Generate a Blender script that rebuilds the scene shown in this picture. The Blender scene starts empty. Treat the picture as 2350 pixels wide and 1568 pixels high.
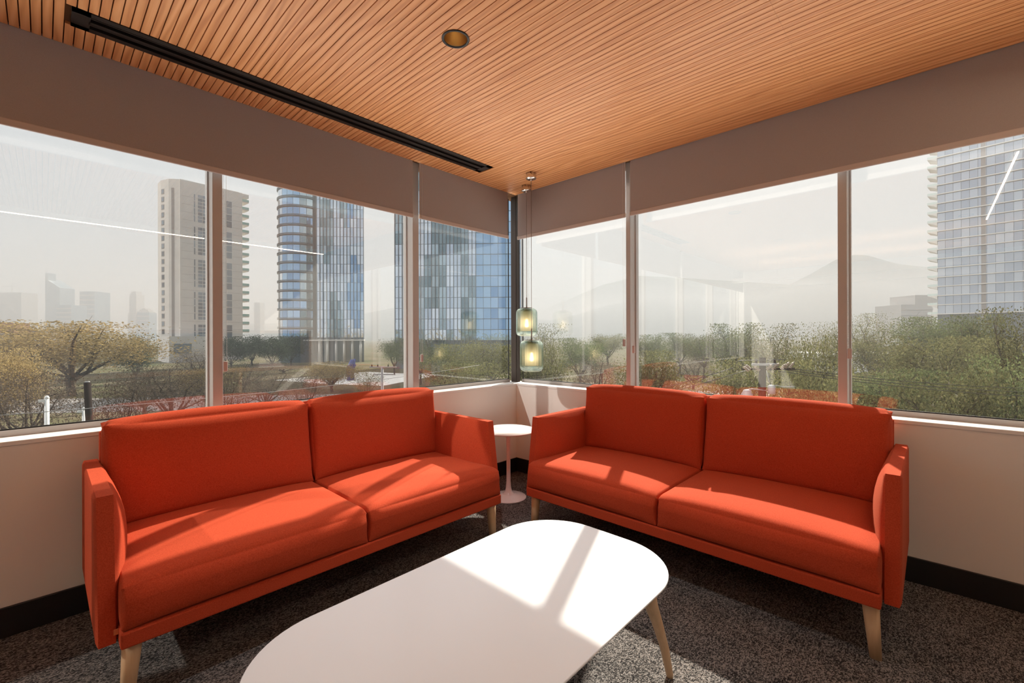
import bpy, bmesh, math, random
import numpy as np
from mathutils import Vector, Matrix

scene = bpy.context.scene
col = scene.collection
random.seed(7)
rng = np.random.default_rng(11)

# ------------------------------------------------------------------ camera
F_PX, CX, HY = 1019.0, 1175.0, 773.0
CAM = Vector((2.946, 2.736, 1.2125))
FWD = Vector((-0.7261, -0.6876, 0.0))
RGT = Vector((-0.6876, 0.7261, 0.0))
cam_d = bpy.data.cameras.new('camera')
cam_o = bpy.data.objects.new('camera', cam_d)
col.objects.link(cam_o)
cam_d.sensor_fit = 'HORIZONTAL'
cam_d.sensor_width = 36.0
cam_d.lens = 36.0 * F_PX / 2350.0
cam_d.shift_y = -(784.0 - HY) / 2350.0
cam_d.clip_start = 0.05
cam_d.clip_end = 20000
_roll = 0.003
_R = (RGT * math.cos(_roll) - Vector((0, 0, 1)) * math.sin(_roll)).normalized()
_B = -FWD
_U = _B.cross(_R).normalized()
_M = Matrix((_R, _U, _B)).transposed().to_4x4()
_M.translation = CAM
cam_o.matrix_world = _M
scene.camera = cam_o

# ------------------------------------------------------------------ sun, sky, exposure
SUN_EL = math.radians(38.9)
SUN_AZ = Vector((0.926, 0.377, 0.0)).normalized()          # the way the light travels
SUN_DIR = (SUN_AZ * math.cos(SUN_EL) - Vector((0, 0, 1)) * math.sin(SUN_EL)).normalized()
sun_d = bpy.data.lights.new('sun', 'SUN')
sun_d.energy = 12.5
sun_d.angle = math.radians(0.9)
sun_d.color = (1.0, 0.91, 0.80)
sun_o = bpy.data.objects.new('sun', sun_d)
sun_o.rotation_euler = SUN_DIR.to_track_quat('-Z', 'Y').to_euler()
sun_o.location = (-30, -15, 40)
col.objects.link(sun_o)

# the same sun thrown back by the mirror glass of the neighbouring wing (a facade parallel to the right wall)
GLINT_DIR = Vector((-SUN_DIR.x, SUN_DIR.y, SUN_DIR.z))
gl_d = bpy.data.lights.new('facade_glint', 'SUN')
gl_d.energy = 2.8
gl_d.angle = math.radians(1.0)
gl_d.color = (1.0, 0.93, 0.86)
gl_o = bpy.data.objects.new('facade_glint', gl_d)
gl_o.rotation_euler = GLINT_DIR.to_track_quat('-Z', 'Y').to_euler()
gl_o.location = (40, -15, 40)
col.objects.link(gl_o)

world = bpy.data.worlds.new('hazy_sky')
scene.world = world
world.use_nodes = True
wn = world.node_tree
wn.nodes.clear()
w_out = wn.nodes.new('ShaderNodeOutputWorld')
w_bg = wn.nodes.new('ShaderNodeBackground')
w_tc = wn.nodes.new('ShaderNodeTexCoord')
w_dot = wn.nodes.new('ShaderNodeVectorMath')
w_dot.operation = 'DOT_PRODUCT'
w_dot.inputs[1].default_value = -SUN_DIR
w_mr = wn.nodes.new('ShaderNodeMapRange')
w_mr.inputs[1].default_value = -0.2
w_mr.inputs[2].default_value = 1.0
w_pw = wn.nodes.new('ShaderNodeMath')
w_pw.operation = 'POWER'
w_pw.inputs[1].default_value = 2.2
w_mix = wn.nodes.new('ShaderNodeMix')
w_mix.data_type = 'RGBA'
w_mix.inputs[6].default_value = (0.43, 0.485, 0.56, 1)      # away from the sun
w_mix.inputs[7].default_value = (0.66, 0.655, 0.65, 1)      # haze glow round the sun
wn.links.new(w_tc.outputs['Generated'], w_dot.inputs[0])
wn.links.new(w_dot.outputs['Value'], w_mr.inputs[0])
wn.links.new(w_mr.outputs[0], w_pw.inputs[0])
wn.links.new(w_pw.outputs[0], w_mix.inputs[0])
wn.links.new(w_mix.outputs[2], w_bg.inputs['Color'])
w_bg.inputs['Strength'].default_value = 1.15
wn.links.new(w_bg.outputs[0], w_out.inputs['Surface'])

vs = scene.view_settings
vs.view_transform = 'Standard'
vs.look = 'None'
vs.exposure = 0.3
vs.gamma = 1.0
vs.use_curve_mapping = False
cy = scene.cycles
cy.use_denoising = True
cy.max_bounces = 9
cy.diffuse_bounces = 5
cy.glossy_bounces = 5
cy.transmission_bounces = 8
cy.transparent_max_bounces = 24
cy.volume_bounces = 0
cy.caustics_reflective = False
cy.caustics_refractive = False
cy.sample_clamp_indirect = 6.0


# ------------------------------------------------------------------ helpers
def at(px, py, d):
    """world point seen at pixel (px, py) at depth d"""
    p = CAM + FWD * d + RGT * ((px - CX) / F_PX * d)
    hy = 776.5 - 7 * px / 2350
    p.z = CAM.z + (hy - py) / F_PX * d
    return p


def new_mat(name):
    m = bpy.data.materials.new(name)
    m.use_nodes = True
    nt = m.node_tree
    nt.nodes.clear()
    out = nt.nodes.new('ShaderNodeOutputMaterial')
    return m, nt, out


def principled(name, color, rough=0.5, metal=0.0, spec=0.5, **kw):
    m, nt, out = new_mat(name)
    b = nt.nodes.new('ShaderNodeBsdfPrincipled')
    b.inputs['Base Color'].default_value = (*color, 1)
    b.inputs['Roughness'].default_value = rough
    b.inputs['Metallic'].default_value = metal
    b.inputs['Specular IOR Level'].default_value = spec
    for k, v in kw.items():
        b.inputs[k].default_value = v
    nt.links.new(b.outputs[0], out.inputs['Surface'])
    m['bsdf'] = b.name
    return m, nt, b


def noise_node(nt, scale, detail=4, rough=0.55, vec=None, dist=0.0):
    n = nt.nodes.new('ShaderNodeTexNoise')
    n.inputs['Scale'].default_value = scale
    n.inputs['Detail'].default_value = detail
    n.inputs['Roughness'].default_value = rough
    n.inputs['Distortion'].default_value = dist
    if vec is not None:
        nt.links.new(vec, n.inputs['Vector'])
    return n


def ramp(nt, fac, stops):
    r = nt.nodes.new('ShaderNodeValToRGB')
    e = r.color_ramp.elements
    while len(e) < len(stops):
        e.new(0.5)
    for i, (p, c) in enumerate(stops):
        e[i].position = p
        e[i].color = (*c, 1)
    nt.links.new(fac, r.inputs[0])
    return r


def bump(nt, bsdf, height, strength, distance):
    b = nt.nodes.new('ShaderNodeBump')
    b.inputs['Strength'].default_value = strength
    b.inputs['Distance'].default_value = distance
    nt.links.new(height, b.inputs['Height'])
    nt.links.new(b.outputs[0], bsdf.inputs['Normal'])
    return b


def coords(nt, which='Object', scale=(1, 1, 1), rot=(0, 0, 0)):
    if which == 'World':
        g = nt.nodes.new('ShaderNodeNewGeometry')
        src = g.outputs['Position']
    else:
        t = nt.nodes.new('ShaderNodeTexCoord')
        src = t.outputs[which]
    mp = nt.nodes.new('ShaderNodeMapping')
    mp.inputs['Scale'].default_value = scale
    mp.inputs['Rotation'].default_value = rot
    nt.links.new(src, mp.inputs['Vector'])
    return mp.outputs[0]


class MB:
    """collects shapes, links them as ONE mesh object"""
    def __init__(self):
        self.v, self.f, self.s = [], [], []

    def add(self, verts, faces, smooth=False):
        o = len(self.v)
        self.v += [tuple(p) for p in verts]
        self.f += [tuple(i + o for i in f) for f in faces]
        self.s += [smooth] * len(faces)
        return self

    def box(self, x0, x1, y0, y1, z0, z1):
        v = [(x0, y0, z0), (x1, y0, z0), (x1, y1, z0), (x0, y1, z0),
             (x0, y0, z1), (x1, y0, z1), (x1, y1, z1), (x0, y1, z1)]
        f = [(3, 2, 1, 0), (4, 5, 6, 7), (0, 1, 5, 4), (1, 2, 6, 5), (2, 3, 7, 6), (3, 0, 4, 7)]
        return self.add(v, f)

    def bbox(self, x0, x1, y0, y1, z0, z1, r):
        """box with chamfered (two-step rounded) edges"""
        bm = bmesh.new()
        bmesh.ops.create_cube(bm, size=1)
        for w in bm.verts:
            w.co = Vector(((x0 + x1) / 2 + w.co.x * (x1 - x0), (y0 + y1) / 2 + w.co.y * (y1 - y0), (z0 + z1) / 2 + w.co.z * (z1 - z0)))
        bmesh.ops.bevel(bm, geom=bm.edges[:], offset=r, segments=2, affect='EDGES', profile=0.5)
        bm.verts.index_update()
        self.add([w.co[:] for w in bm.verts], [[q.index for q in f.verts] for f in bm.faces], False)
        bm.free()
        return self

    def prism(self, poly, z0, z1):
        n = len(poly)
        v = [(x, y, z0) for x, y in poly] + [(x, y, z1) for x, y in poly]
        f = [tuple(range(n - 1, -1, -1)), tuple(range(n, 2 * n))]
        f += [(i, (i + 1) % n, (i + 1) % n + n, i + n) for i in range(n)]
        return self.add(v, f)

    def tube(self, pts, radii, n=8, smooth=True, caps=True):
        pts = [Vector(p) for p in pts]
        if not hasattr(radii, '__len__'):
            radii = [radii] * len(pts)
        vs_, fs = [], []
        prev = None
        for i, p in enumerate(pts):
            t = (pts[min(i + 1, len(pts) - 1)] - pts[max(i - 1, 0)])
            t = t.normalized() if t.length > 1e-9 else Vector((0, 0, 1))
            if prev is None:
                a = Vector((1, 0, 0)) if abs(t.x) < 0.9 else Vector((0, 1, 0))
                a = (a - t * a.dot(t)).normalized()
            else:
                a = (prev - t * prev.dot(t))
                a = a.normalized() if a.length > 1e-6 else Vector((1, 0, 0))
            prev = a
            b = t.cross(a)
            for k in range(n):
                th = 2 * math.pi * k / n
                vs_.append(p + (a * math.cos(th) + b * math.sin(th)) * radii[i])
        for i in range(len(pts) - 1):
            for k in range(n):
                fs.append((i * n + k, i * n + (k + 1) % n, (i + 1) * n + (k + 1) % n, (i + 1) * n + k))
        if caps:
            fs.append(tuple(range(n - 1, -1, -1)))
            fs.append(tuple((len(pts) - 1) * n + k for k in range(n)))
        return self.add(vs_, fs, smooth)

    def lathe(self, prof, n=32, cx=0.0, cy=0.0, smooth=True, closed=False):
        """prof: list of (r, z)"""
        v, f = [], []
        m = len(prof)
        for r, z in prof:
            for k in range(n):
                th = 2 * math.pi * k / n
                v.append((cx + r * math.cos(th), cy + r * math.sin(th), z))
        rows = m if closed else m - 1
        for i in range(rows):
            j = (i + 1) % m
            for k in range(n):
                f.append((i * n + k, i * n + (k + 1) % n, j * n + (k + 1) % n, j * n + k))
        return self.add(v, f, smooth)

    def build(self, name, mat, parent=None, loc=None, rz=0.0):
        me = bpy.data.meshes.new(name)
        me.from_pydata(self.v, [], self.f)
        me.polygons.foreach_set('use_smooth', self.s)
        if mat is not None:
            me.materials.append(mat)
        me.update()
        return link(name, me, parent, loc, rz)


def link(name, me, parent=None, loc=None, rz=0.0):
    o = bpy.data.objects.new(name, me)
    col.objects.link(o)
    if parent is not None:
        o.parent = parent
    if loc is not None:
        o.location = loc
    if rz:
        o.rotation_euler = (0, 0, rz)
    return o


def empty(name, loc=(0, 0, 0), rz=0.0):
    o = link(name, None, None, loc, rz)
    o.empty_display_size = 0.2
    return o


def tag(o, label=None, cat=None, group=None, kind=None):
    if label:
        o['label'] = label
    if cat:
        o['category'] = cat
    if group:
        o['group'] = group
    if kind:
        o['kind'] = kind
    return o


def share(o, name, parent, loc=None, rz=None, scale=None):
    """copy of a part, sharing its mesh"""
    c = o.copy()
    c.name = name
    col.objects.link(c)
    c.parent = parent
    if loc is not None:
        c.location = loc
    if rz is not None:
        c.rotation_euler = (0, 0, rz)
    if scale is not None:
        c.scale = scale
    return c


# ------------------------------------------------------------------ materials
M = {}


def make_materials():
    # painted walls
    m, nt, b = principled('wall_paint', (0.86, 0.835, 0.80), 0.75, spec=0.25)
    bump(nt, b, noise_node(nt, 420, 2, vec=coords(nt, 'World')).outputs[0], 0.08, 0.002)
    M['wall'] = m
    M['sill'] = principled('sill_paint', (0.86, 0.85, 0.83), 0.35)[0]
    m, nt, b = principled('black_baseboard', (0.012, 0.011, 0.011), 0.45)
    M['black'] = m
    # carpet: loop pile in dark greys
    m, nt, b = principled('carpet', (0.1, 0.1, 0.1), 0.95, spec=0.05)
    c = coords(nt, 'World')
    big = noise_node(nt, 7, 3, 0.6, c)
    mid = noise_node(nt, 48, 3, 0.6, coords(nt, 'World', (1.0, 2.2, 1)))
    vor = nt.nodes.new('ShaderNodeTexVoronoi')
    vor.inputs['Scale'].default_value = 1.0
    nt.links.new(coords(nt, 'World', (190, 290, 200), (0, 0, 0.6)), vor.inputs['Vector'])
    sep = nt.nodes.new('ShaderNodeSeparateColor')
    nt.links.new(vor.outputs['Color'], sep.inputs[0])
    ma = nt.nodes.new('ShaderNodeMath')
    ma.operation = 'MULTIPLY_ADD'
    ma.inputs[1].default_value = 0.55
    nt.links.new(sep.outputs[0], ma.inputs[0])
    mb_ = nt.nodes.new('ShaderNodeMath')
    mb_.operation = 'MULTIPLY_ADD'
    mb_.inputs[1].default_value = 0.55
    nt.links.new(mid.outputs[0], mb_.inputs[0])
    mc = nt.nodes.new('ShaderNodeMath')
    mc.operation = 'MULTIPLY'
    mc.inputs[1].default_value = 0.30
    nt.links.new(big.outputs[0], mc.inputs[0])
    nt.links.new(mc.outputs[0], mb_.inputs[2])
    nt.links.new(mb_.outputs[0], ma.inputs[2])
    r = ramp(nt, ma.outputs[0], [(0.40, (0.020, 0.019, 0.020)), (0.62, (0.060, 0.056, 0.054)), (0.90, (0.26, 0.24, 0.225))])
    nt.links.new(r.outputs[0], b.inputs['Base Color'])
    inv = nt.nodes.new('ShaderNodeMath')
    inv.operation = 'SUBTRACT'
    inv.inputs[0].default_value = 1.0
    nt.links.new(vor.outputs['Distance'], inv.inputs[1])
    bump(nt, b, inv.outputs[0], 0.7, 0.004)
    M['carpet'] = m

    # orange wool upholstery
    m, nt, b = principled('orange_wool', (0.62, 0.088, 0.028), 0.92, spec=0.08)
    b.inputs['Sheen Weight'].default_value = 0.12
    b.inputs['Sheen Roughness'].default_value = 0.5
    b.inputs['Sheen Tint'].default_value = (1.0, 0.45, 0.25, 1)
    c = coords(nt, 'Object')
    n1 = noise_node(nt, 260, 3, 0.7, c)
    r = ramp(nt, n1.outputs[0], [(0.3, (0.40, 0.046, 0.018)), (0.7, (0.56, 0.084, 0.034))])
    nt.links.new(r.outputs[0], b.inputs['Base Color'])
    n2 = noise_node(nt, 700, 2, 0.6, c)
    bump(nt, b, n2.outputs[0], 0.18, 0.002)
    M['orange'] = m
    M['tag'] = principled('woven_tag', (0.62, 0.20, 0.08), 0.8)[0]

    # pale wood of the legs
    def wood(name, c0, c1, sc, axis):
        m, nt, b = principled(name, c0, 0.5, spec=0.35)
        s = [55, 55, 55]
        s[axis] = 4
        n = noise_node(nt, sc, 5, 0.6, coords(nt, 'Object', tuple(s)), 0.4)
        r = ramp(nt, n.outputs[0], [(0.3, c0), (0.7, c1)])
        nt.links.new(r.outputs[0], b.inputs['Base Color'])
        return m
    M['leg'] = wood('oak_leg', (0.62, 0.42, 0.25), (0.74, 0.54, 0.34), 1.0, 2)
    M['shelf_wood'] = wood('shelf_oak', (0.42, 0.25, 0.13), (0.52, 0.32, 0.17), 0.6, 0)

    # grooved oak ceiling: one veneer whose grain runs on from slat to slat
    m, nt, b = principled('oak_slat', (0.5, 0.27, 0.13), 0.42, spec=0.4)
    c1 = coords(nt, 'World', (34, 1.1, 1))
    n1 = noise_node(nt, 1.6, 5, 0.6, c1, 0.8)
    c2 = coords(nt, 'World', (260, 4.0, 1))
    n2 = noise_node(nt, 1.0, 3, 0.6, c2)
    wv = nt.nodes.new('ShaderNodeTexWave')
    wv.wave_type = 'BANDS'
    wv.bands_direction = 'X'
    wv.inputs['Scale'].default_value = 7.5
    wv.inputs['Distortion'].default_value = 14.0
    wv.inputs['Detail'].default_value = 2.0
    wv.inputs['Detail Scale'].default_value = 0.8
    nt.links.new(coords(nt, 'World', (1.0, 0.16, 1)), wv.inputs['Vector'])
    mx = nt.nodes.new('ShaderNodeMath')
    mx.operation = 'MULTIPLY_ADD'
    mx.inputs[1].default_value = 0.34
    nt.links.new(wv.outputs[0], mx.inputs[0])
    mx2 = nt.nodes.new('ShaderNodeMath')
    mx2.operation = 'MULTIPLY_ADD'
    mx2.inputs[1].default_value = 0.42
    nt.links.new(n1.outputs[0], mx2.inputs[0])
    mx3 = nt.nodes.new('ShaderNodeMath')
    mx3.operation = 'MULTIPLY'
    mx3.inputs[1].default_value = 0.26
    nt.links.new(n2.outputs[0], mx3.inputs[0])
    nt.links.new(mx3.outputs[0], mx2.inputs[2])
    nt.links.new(mx2.outputs[0], mx.inputs[2])
    r = ramp(nt, mx.outputs[0], [(0.28, (0.62, 0.27, 0.105)), (0.52, (0.78, 0.375, 0.155)), (0.78, (0.86, 0.46, 0.215))])
    nt.links.new(r.outputs[0], b.inputs['Base Color'])
    bump(nt, b, n2.outputs[0], 0.06, 0.001)
    M['slat'] = m
    M['groove'] = principled('groove_brown', (0.12, 0.058, 0.028), 0.8, spec=0.1)[0]

    # roller blinds: fabric that lets a little light through
    m, nt, out = new_mat('blind_fabric')
    d = nt.nodes.new('ShaderNodeBsdfDiffuse')
    t = nt.nodes.new('ShaderNodeBsdfTranslucent')
    mix = nt.nodes.new('ShaderNodeMixShader')
    n = noise_node(nt, 900, 2, 0.6, coords(nt, 'World'))
    r = ramp(nt, n.outputs[0], [(0.35, (0.35, 0.315, 0.315)), (0.65, (0.42, 0.38, 0.38))])
    nt.links.new(r.outputs[0], d.inputs[0])
    t.inputs[0].default_value = (0.22, 0.17, 0.15, 1)
    mix.inputs[0].default_value = 0.10
    nt.links.new(d.outputs[0], mix.inputs[1])
    nt.links.new(t.outputs[0], mix.inputs[2])
    nt.links.new(mix.outputs[0], out.inputs['Surface'])
    M['blind'] = m
    M['hem'] = principled('blind_hem', (0.50, 0.44, 0.43), 0.6)[0]
    M['alu'] = principled('mullion_paint', (0.47, 0.45, 0.44), 0.38, spec=0.5)[0]
    M['dark_alu'] = principled('corner_post_bronze', (0.045, 0.033, 0.027), 0.4)[0]
    M['gasket'] = principled('gasket', (0.02, 0.02, 0.02), 0.6)[0]
    M['chain'] = principled('bead_chain', (0.62, 0.58, 0.54), 0.35)[0]

    # window glass: clear, with mirror reflections growing towards grazing angles
    m, nt, out = new_mat('window_glass')
    tr = nt.nodes.new('ShaderNodeBsdfTransparent')
    tr.inputs[0].default_value = (0.955, 0.968, 0.965, 1)
    gl = nt.nodes.new('ShaderNodeBsdfGlossy')
    gl.inputs['Roughness'].default_value = 0.0
    gl.inputs['Color'].default_value = (1, 1, 1, 1)
    lw = nt.nodes.new('ShaderNodeLayerWeight')
    lw.inputs[0].default_value = 0.5
    p5 = nt.nodes.new('ShaderNodeMath')
    p5.operation = 'POWER'
    p5.inputs[1].default_value = 5.0
    nt.links.new(lw.outputs['Facing'], p5.inputs[0])
    fr = nt.nodes.new('ShaderNodeMath')
    fr.operation = 'MULTIPLY_ADD'
    fr.inputs[1].default_value = 0.85
    fr.inputs[2].default_value = 0.075
    nt.links.new(p5.outputs[0], fr.inputs[0])
    mix = nt.nodes.new('ShaderNodeMixShader')
    nt.links.new(fr.outputs[0], mix.inputs[0])
    nt.links.new(tr.outputs[0], mix.inputs[1])
    nt.links.new(gl.outputs[0], mix.inputs[2])
    nt.links.new(mix.outputs[0], out.inputs['Surface'])
    M['glass'] = m

    M['white_top'] = principled('white_laminate', (0.82, 0.865, 0.895), 0.24, spec=0.5)[0]
    M['white_gloss'] = principled('white_lacquer', (0.88, 0.86, 0.85), 0.18, spec=0.5)[0]
    M['chrome'] = principled('polished_steel', (0.75, 0.73, 0.71), 0.08, 1.0)[0]
    M['steel'] = principled('brushed_steel', (0.30, 0.27, 0.25), 0.3, 1.0)[0]
    M['diffuser'] = principled('diffuser_black', (0.010, 0.008, 0.008), 0.4)[0]
    M['void'] = principled('duct_dark', (0.003, 0.003, 0.003), 0.9)[0]
    M['brass'] = principled('brass_reflector', (0.55, 0.36, 0.15), 0.35, 1.0)[0]
    # pendants
    m, nt, out = new_mat('green_jar_glass')
    g = nt.nodes.new('ShaderNodeBsdfGlass')
    g.inputs['Color'].default_value = (0.93, 0.985, 0.95, 1)
    g.inputs['IOR'].default_value = 1.46
    g.inputs['Roughness'].default_value = 0.0
    n = noise_node(nt, 1.0, 2, 0.5, coords(nt, 'Object', (8, 8, 130)))
    bp = nt.nodes.new('ShaderNodeBump')
    bp.inputs['Strength'].default_value = 0.12
    bp.inputs['Distance'].default_value = 0.004
    nt.links.new(n.outputs[0], bp.inputs['Height'])
    nt.links.new(bp.outputs[0], g.inputs['Normal'])
    tr = nt.nodes.new('ShaderNodeBsdfTransparent')
    tr.inputs[0].default_value = (0.95, 0.985, 0.96, 1)
    mix = nt.nodes.new('ShaderNodeMixShader')
    mix.inputs[0].default_value = 0.55
    nt.links.new(tr.outputs[0], mix.inputs[1])
    nt.links.new(g.outputs[0], mix.inputs[2])
    nt.links.new(mix.outputs[0], out.inputs['Surface'])
    M['jar'] = m
    m, nt, out = new_mat('frosted_glass')
    t = nt.nodes.new('ShaderNodeBsdfTranslucent')
    t.inputs[0].default_value = (0.88, 0.90, 0.86, 1)
    d = nt.nodes.new('ShaderNodeBsdfDiffuse')
    d.inputs[0].default_value = (0.86, 0.90, 0.84, 1)
    tr = nt.nodes.new('ShaderNodeBsdfTransparent')
    mix = nt.nodes.new('ShaderNodeMixShader')
    mix.inputs[0].default_value = 0.38
    nt.links.new(d.outputs[0], mix.inputs[1])
    nt.links.new(t.outputs[0], mix.inputs[2])
    mx2 = nt.nodes.new('ShaderNodeMixShader')
    mx2.inputs[0].default_value = 0.16
    nt.links.new(mix.outputs[0], mx2.inputs[1])
    nt.links.new(tr.outputs[0], mx2.inputs[2])
    nt.links.new(mx2.outputs[0], out.inputs['Surface'])
    M['frosted'] = m

    def emit(name, c, s):
        m, nt, out = new_mat(name)
        e = nt.nodes.new('ShaderNodeEmission')
        e.inputs[0].default_value = (*c, 1)
        e.inputs[1].default_value = s
        nt.links.new(e.outputs[0], out.inputs['Surface'])
        return m
    M['bulb'] = emit('bulb_glow', (1.0, 0.66, 0.34), 20.0)
    M['led'] = emit('led_strip', (1.0, 0.74, 0.50), 50.0)
    M['led_fill'] = emit('led_fill_uplight', (0.80, 0.92, 1.10), 14.0)  # glow of the added fill uplights
    M['spot'] = emit('spot_lens', (1.0, 0.84, 0.66), 4.0)
    M['green_cap'] = principled('green_glass_cap', (0.25, 0.42, 0.20), 0.2)[0]

    # outdoors
    def leafy(name, c0, c1, trans):
        m, nt, out = new_mat(name)
        d = nt.nodes.new('ShaderNodeBsdfDiffuse')
        t = nt.nodes.new('ShaderNodeBsdfTranslucent')
        mix = nt.nodes.new('ShaderNodeMixShader')
        mix.inputs[0].default_value = trans
        n = noise_node(nt, 2.6, 5, 0.8, coords(nt, 'Object'))
        r = ramp(nt, n.outputs[0], [(0.36, tuple(0.55 * q for q in c0)), (0.50, tuple(0.5 * (q + w) for q, w in zip(c0, c1))), (0.64, tuple(1.25 * q for q in c1))])
        hs = nt.nodes.new('ShaderNodeHueSaturation')
        hs.inputs['Saturation'].default_value = 0.85
        oi = nt.nodes.new('ShaderNodeObjectInfo')
        mr = nt.nodes.new('ShaderNodeMapRange')
        mr.inputs[3].default_value = 0.62
        mr.inputs[4].default_value = 1.15
        nt.links.new(oi.outputs['Random'], mr.inputs[0])
        nt.links.new(mr.outputs[0], hs.inputs['Value'])
        nt.links.new(r.outputs[0], hs.inputs['Color'])
        nt.links.new(hs.outputs[0], d.inputs[0])
        nt.links.new(hs.outputs[0], t.inputs[0])
        nt.links.new(d.outputs[0], mix.inputs[1])
        nt.links.new(t.outputs[0], mix.inputs[2])
        nt.links.new(mix.outputs[0], out.inputs['Surface'])
        return m
    M['leaf_olive'] = leafy('olive_leaves', (0.093, 0.105, 0.037), (0.272, 0.264, 0.093), 0.35)
    M['leaf_green'] = leafy('green_leaves', (0.076, 0.105, 0.037), (0.212, 0.255, 0.085), 0.35)
    M['leaf_yellow'] = leafy('yellow_leaves', (0.27, 0.19, 0.06), (0.58, 0.42, 0.13), 0.35)
    M['leaf_brown'] = leafy('brown_twigs', (0.07, 0.055, 0.045), (0.21, 0.155, 0.105), 0.2)
    M['leaf_dark'] = leafy('evergreen_needles', (0.037, 0.054, 0.031), (0.102, 0.136, 0.068), 0.2)
    M['bark'] = principled('bark', (0.060, 0.048, 0.040), 0.9, spec=0.1)[0]
    m, nt, b = principled('ground_cover', (0.15, 0.15, 0.08), 0.95, spec=0.05)
    n = noise_node(nt, 0.09, 5, 0.65, coords(nt, 'World'))
    r = ramp(nt, n.outputs[0], [(0.32, (0.05, 0.065, 0.022)), (0.48, (0.10, 0.09, 0.045)), (0.58, (0.13, 0.105, 0.07)), (0.72, (0.08, 0.105, 0.035))])
    nt.links.new(r.outputs[0], b.inputs['Base Color'])
    M['ground'] = m
    m, nt, b = principled('asphalt', (0.33, 0.31, 0.30), 0.8, spec=0.2)
    n = noise_node(nt, 0.8, 4, 0.6, coords(nt, 'World'))
    r = ramp(nt, n.outputs[0], [(0.3, (0.26, 0.25, 0.245)), (0.7, (0.36, 0.345, 0.335))])
    nt.links.new(r.outputs[0], b.inputs['Base Color'])
    M['road'] = m
    M['plaza'] = principled('plaza_concrete', (0.82, 0.79, 0.75), 0.8)[0]
    m, nt, b = principled('hill_forest', (0.10, 0.12, 0.09), 0.95, spec=0.0)
    n = noise_node(nt, 0.004, 6, 0.65, coords(nt, 'World'))
    r = ramp(nt, n.outputs[0], [(0.35, (0.035, 0.05, 0.045)), (0.65, (0.085, 0.10, 0.085))])
    nt.links.new(r.outputs[0], b.inputs['Base Color'])
    M['hill'] = m

    m, nt, b = principled('beige_concrete', (0.66, 0.60, 0.54), 0.85, spec=0.15)
    n = noise_node(nt, 0.25, 4, 0.6, coords(nt, 'Object'))
    r = ramp(nt, n.outputs[0], [(0.3, (0.60, 0.57, 0.54)), (0.7, (0.68, 0.645, 0.61))])
    nt.links.new(r.outputs[0], b.inputs['Base Color'])
    M['beige'] = m
    M['groove_grey'] = principled('grey_joint', (0.30, 0.27, 0.25), 0.9)[0]  # plain grey of the tower's floor joints
    M['slot'] = principled('recess_grey', (0.22, 0.20, 0.19), 0.9)[0]
    M['teal'] = principled('teal_balcony_glass', (0.25, 0.48, 0.44), 0.15)[0]

    def facade(name, c0, c1, metal, wave, rough=0.05):
        m, nt, b = principled(name, c0, rough, metal)
        oi = nt.nodes.new('ShaderNodeObjectInfo')
        r = ramp(nt, oi.outputs['Random'], [(0.15, c0), (0.85, c1)])
        nt.links.new(r.outputs[0], b.inputs['Base Color'])
        if wave:
            n = noise_node(nt, 0.45, 3, 0.55, coords(nt, 'World', (1, 1, 0.45)), 0.6)
            bump(nt, b, n.outputs[0], wave, 0.5)
        return m
    M['tower_blue'] = facade('blue_mirror_glass', (0.20, 0.38, 0.60), (0.44, 0.64, 0.84), 0.85, 0.10)
    M['tower_pale'] = facade('silver_mirror_glass', (0.60, 0.68, 0.76), (0.88, 0.92, 0.96), 0.9, 0.16)
    M['tower_reflect'] = facade('painted_reflection_glass', (0.15, 0.25, 0.28), (0.48, 0.60, 0.64), 0.85, 0.22)  # dark teal tones: reflections put into the pane colour
    M['tower_right'] = facade('grey_blue_glass', (0.44, 0.50, 0.59), (0.62, 0.67, 0.74), 0.85, 0.03)
    M['tower_sky'] = facade('sky_blue_glass', (0.30, 0.50, 0.70), (0.40, 0.60, 0.78), 0.85, 0.10)
    M['fin'] = principled('dark_fin', (0.09, 0.115, 0.135), 0.4, 0.3)[0]
    M['slab'] = principled('white_slab', (0.62, 0.60, 0.57), 0.7)[0]
    M['rail_glass'] = principled('pale_rail_glass', (0.60, 0.70, 0.68), 0.15)[0]
    M['win_dark'] = facade('window_dark', (0.07, 0.09, 0.11), (0.24, 0.30, 0.35), 0.35, 0.0, 0.1)
    M['far_blue'] = principled('far_glass', (0.16, 0.24, 0.30), 0.3)[0]
    M['far_grey'] = principled('far_concrete', (0.40, 0.39, 0.38), 0.8)[0]
    M['brick'] = principled('brick_wall', (0.33, 0.19, 0.14), 0.85)[0]
    M['pole'] = principled('weathered_pole', (0.035, 0.028, 0.025), 0.95, 0.0, 0.05)[0]
    M['porcelain'] = principled('insulator', (0.22, 0.17, 0.13), 0.5)[0]
    M['galv'] = principled('galvanised', (0.26, 0.26, 0.26), 0.6, 0.0)[0]
    M['wire'] = principled('wire_black', (0.03, 0.03, 0.03), 0.5)[0]
    M['lamp_white'] = principled('post_white', (0.72, 0.72, 0.70), 0.5)[0]
    M['blue_paint'] = principled('blue_paint', (0.015, 0.045, 0.28), 0.3)[0]
    M['white_roof'] = principled('white_roof', (0.75, 0.75, 0.76), 0.6)[0]
    M['book'] = [principled('book_' + n, c, 0.6)[0] for n, c in
                 (('cream', (0.75, 0.70, 0.60)), ('red', (0.45, 0.06, 0.05)), ('navy', (0.03, 0.05, 0.12)),
                  ('grey', (0.35, 0.36, 0.37)), ('green', (0.08, 0.20, 0.13)), ('white', (0.82, 0.82, 0.80)))]
    M['shelf_back'] = principled('shelf_back_black', (0.012, 0.012, 0.013), 0.6)[0]


make_materials()

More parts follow.
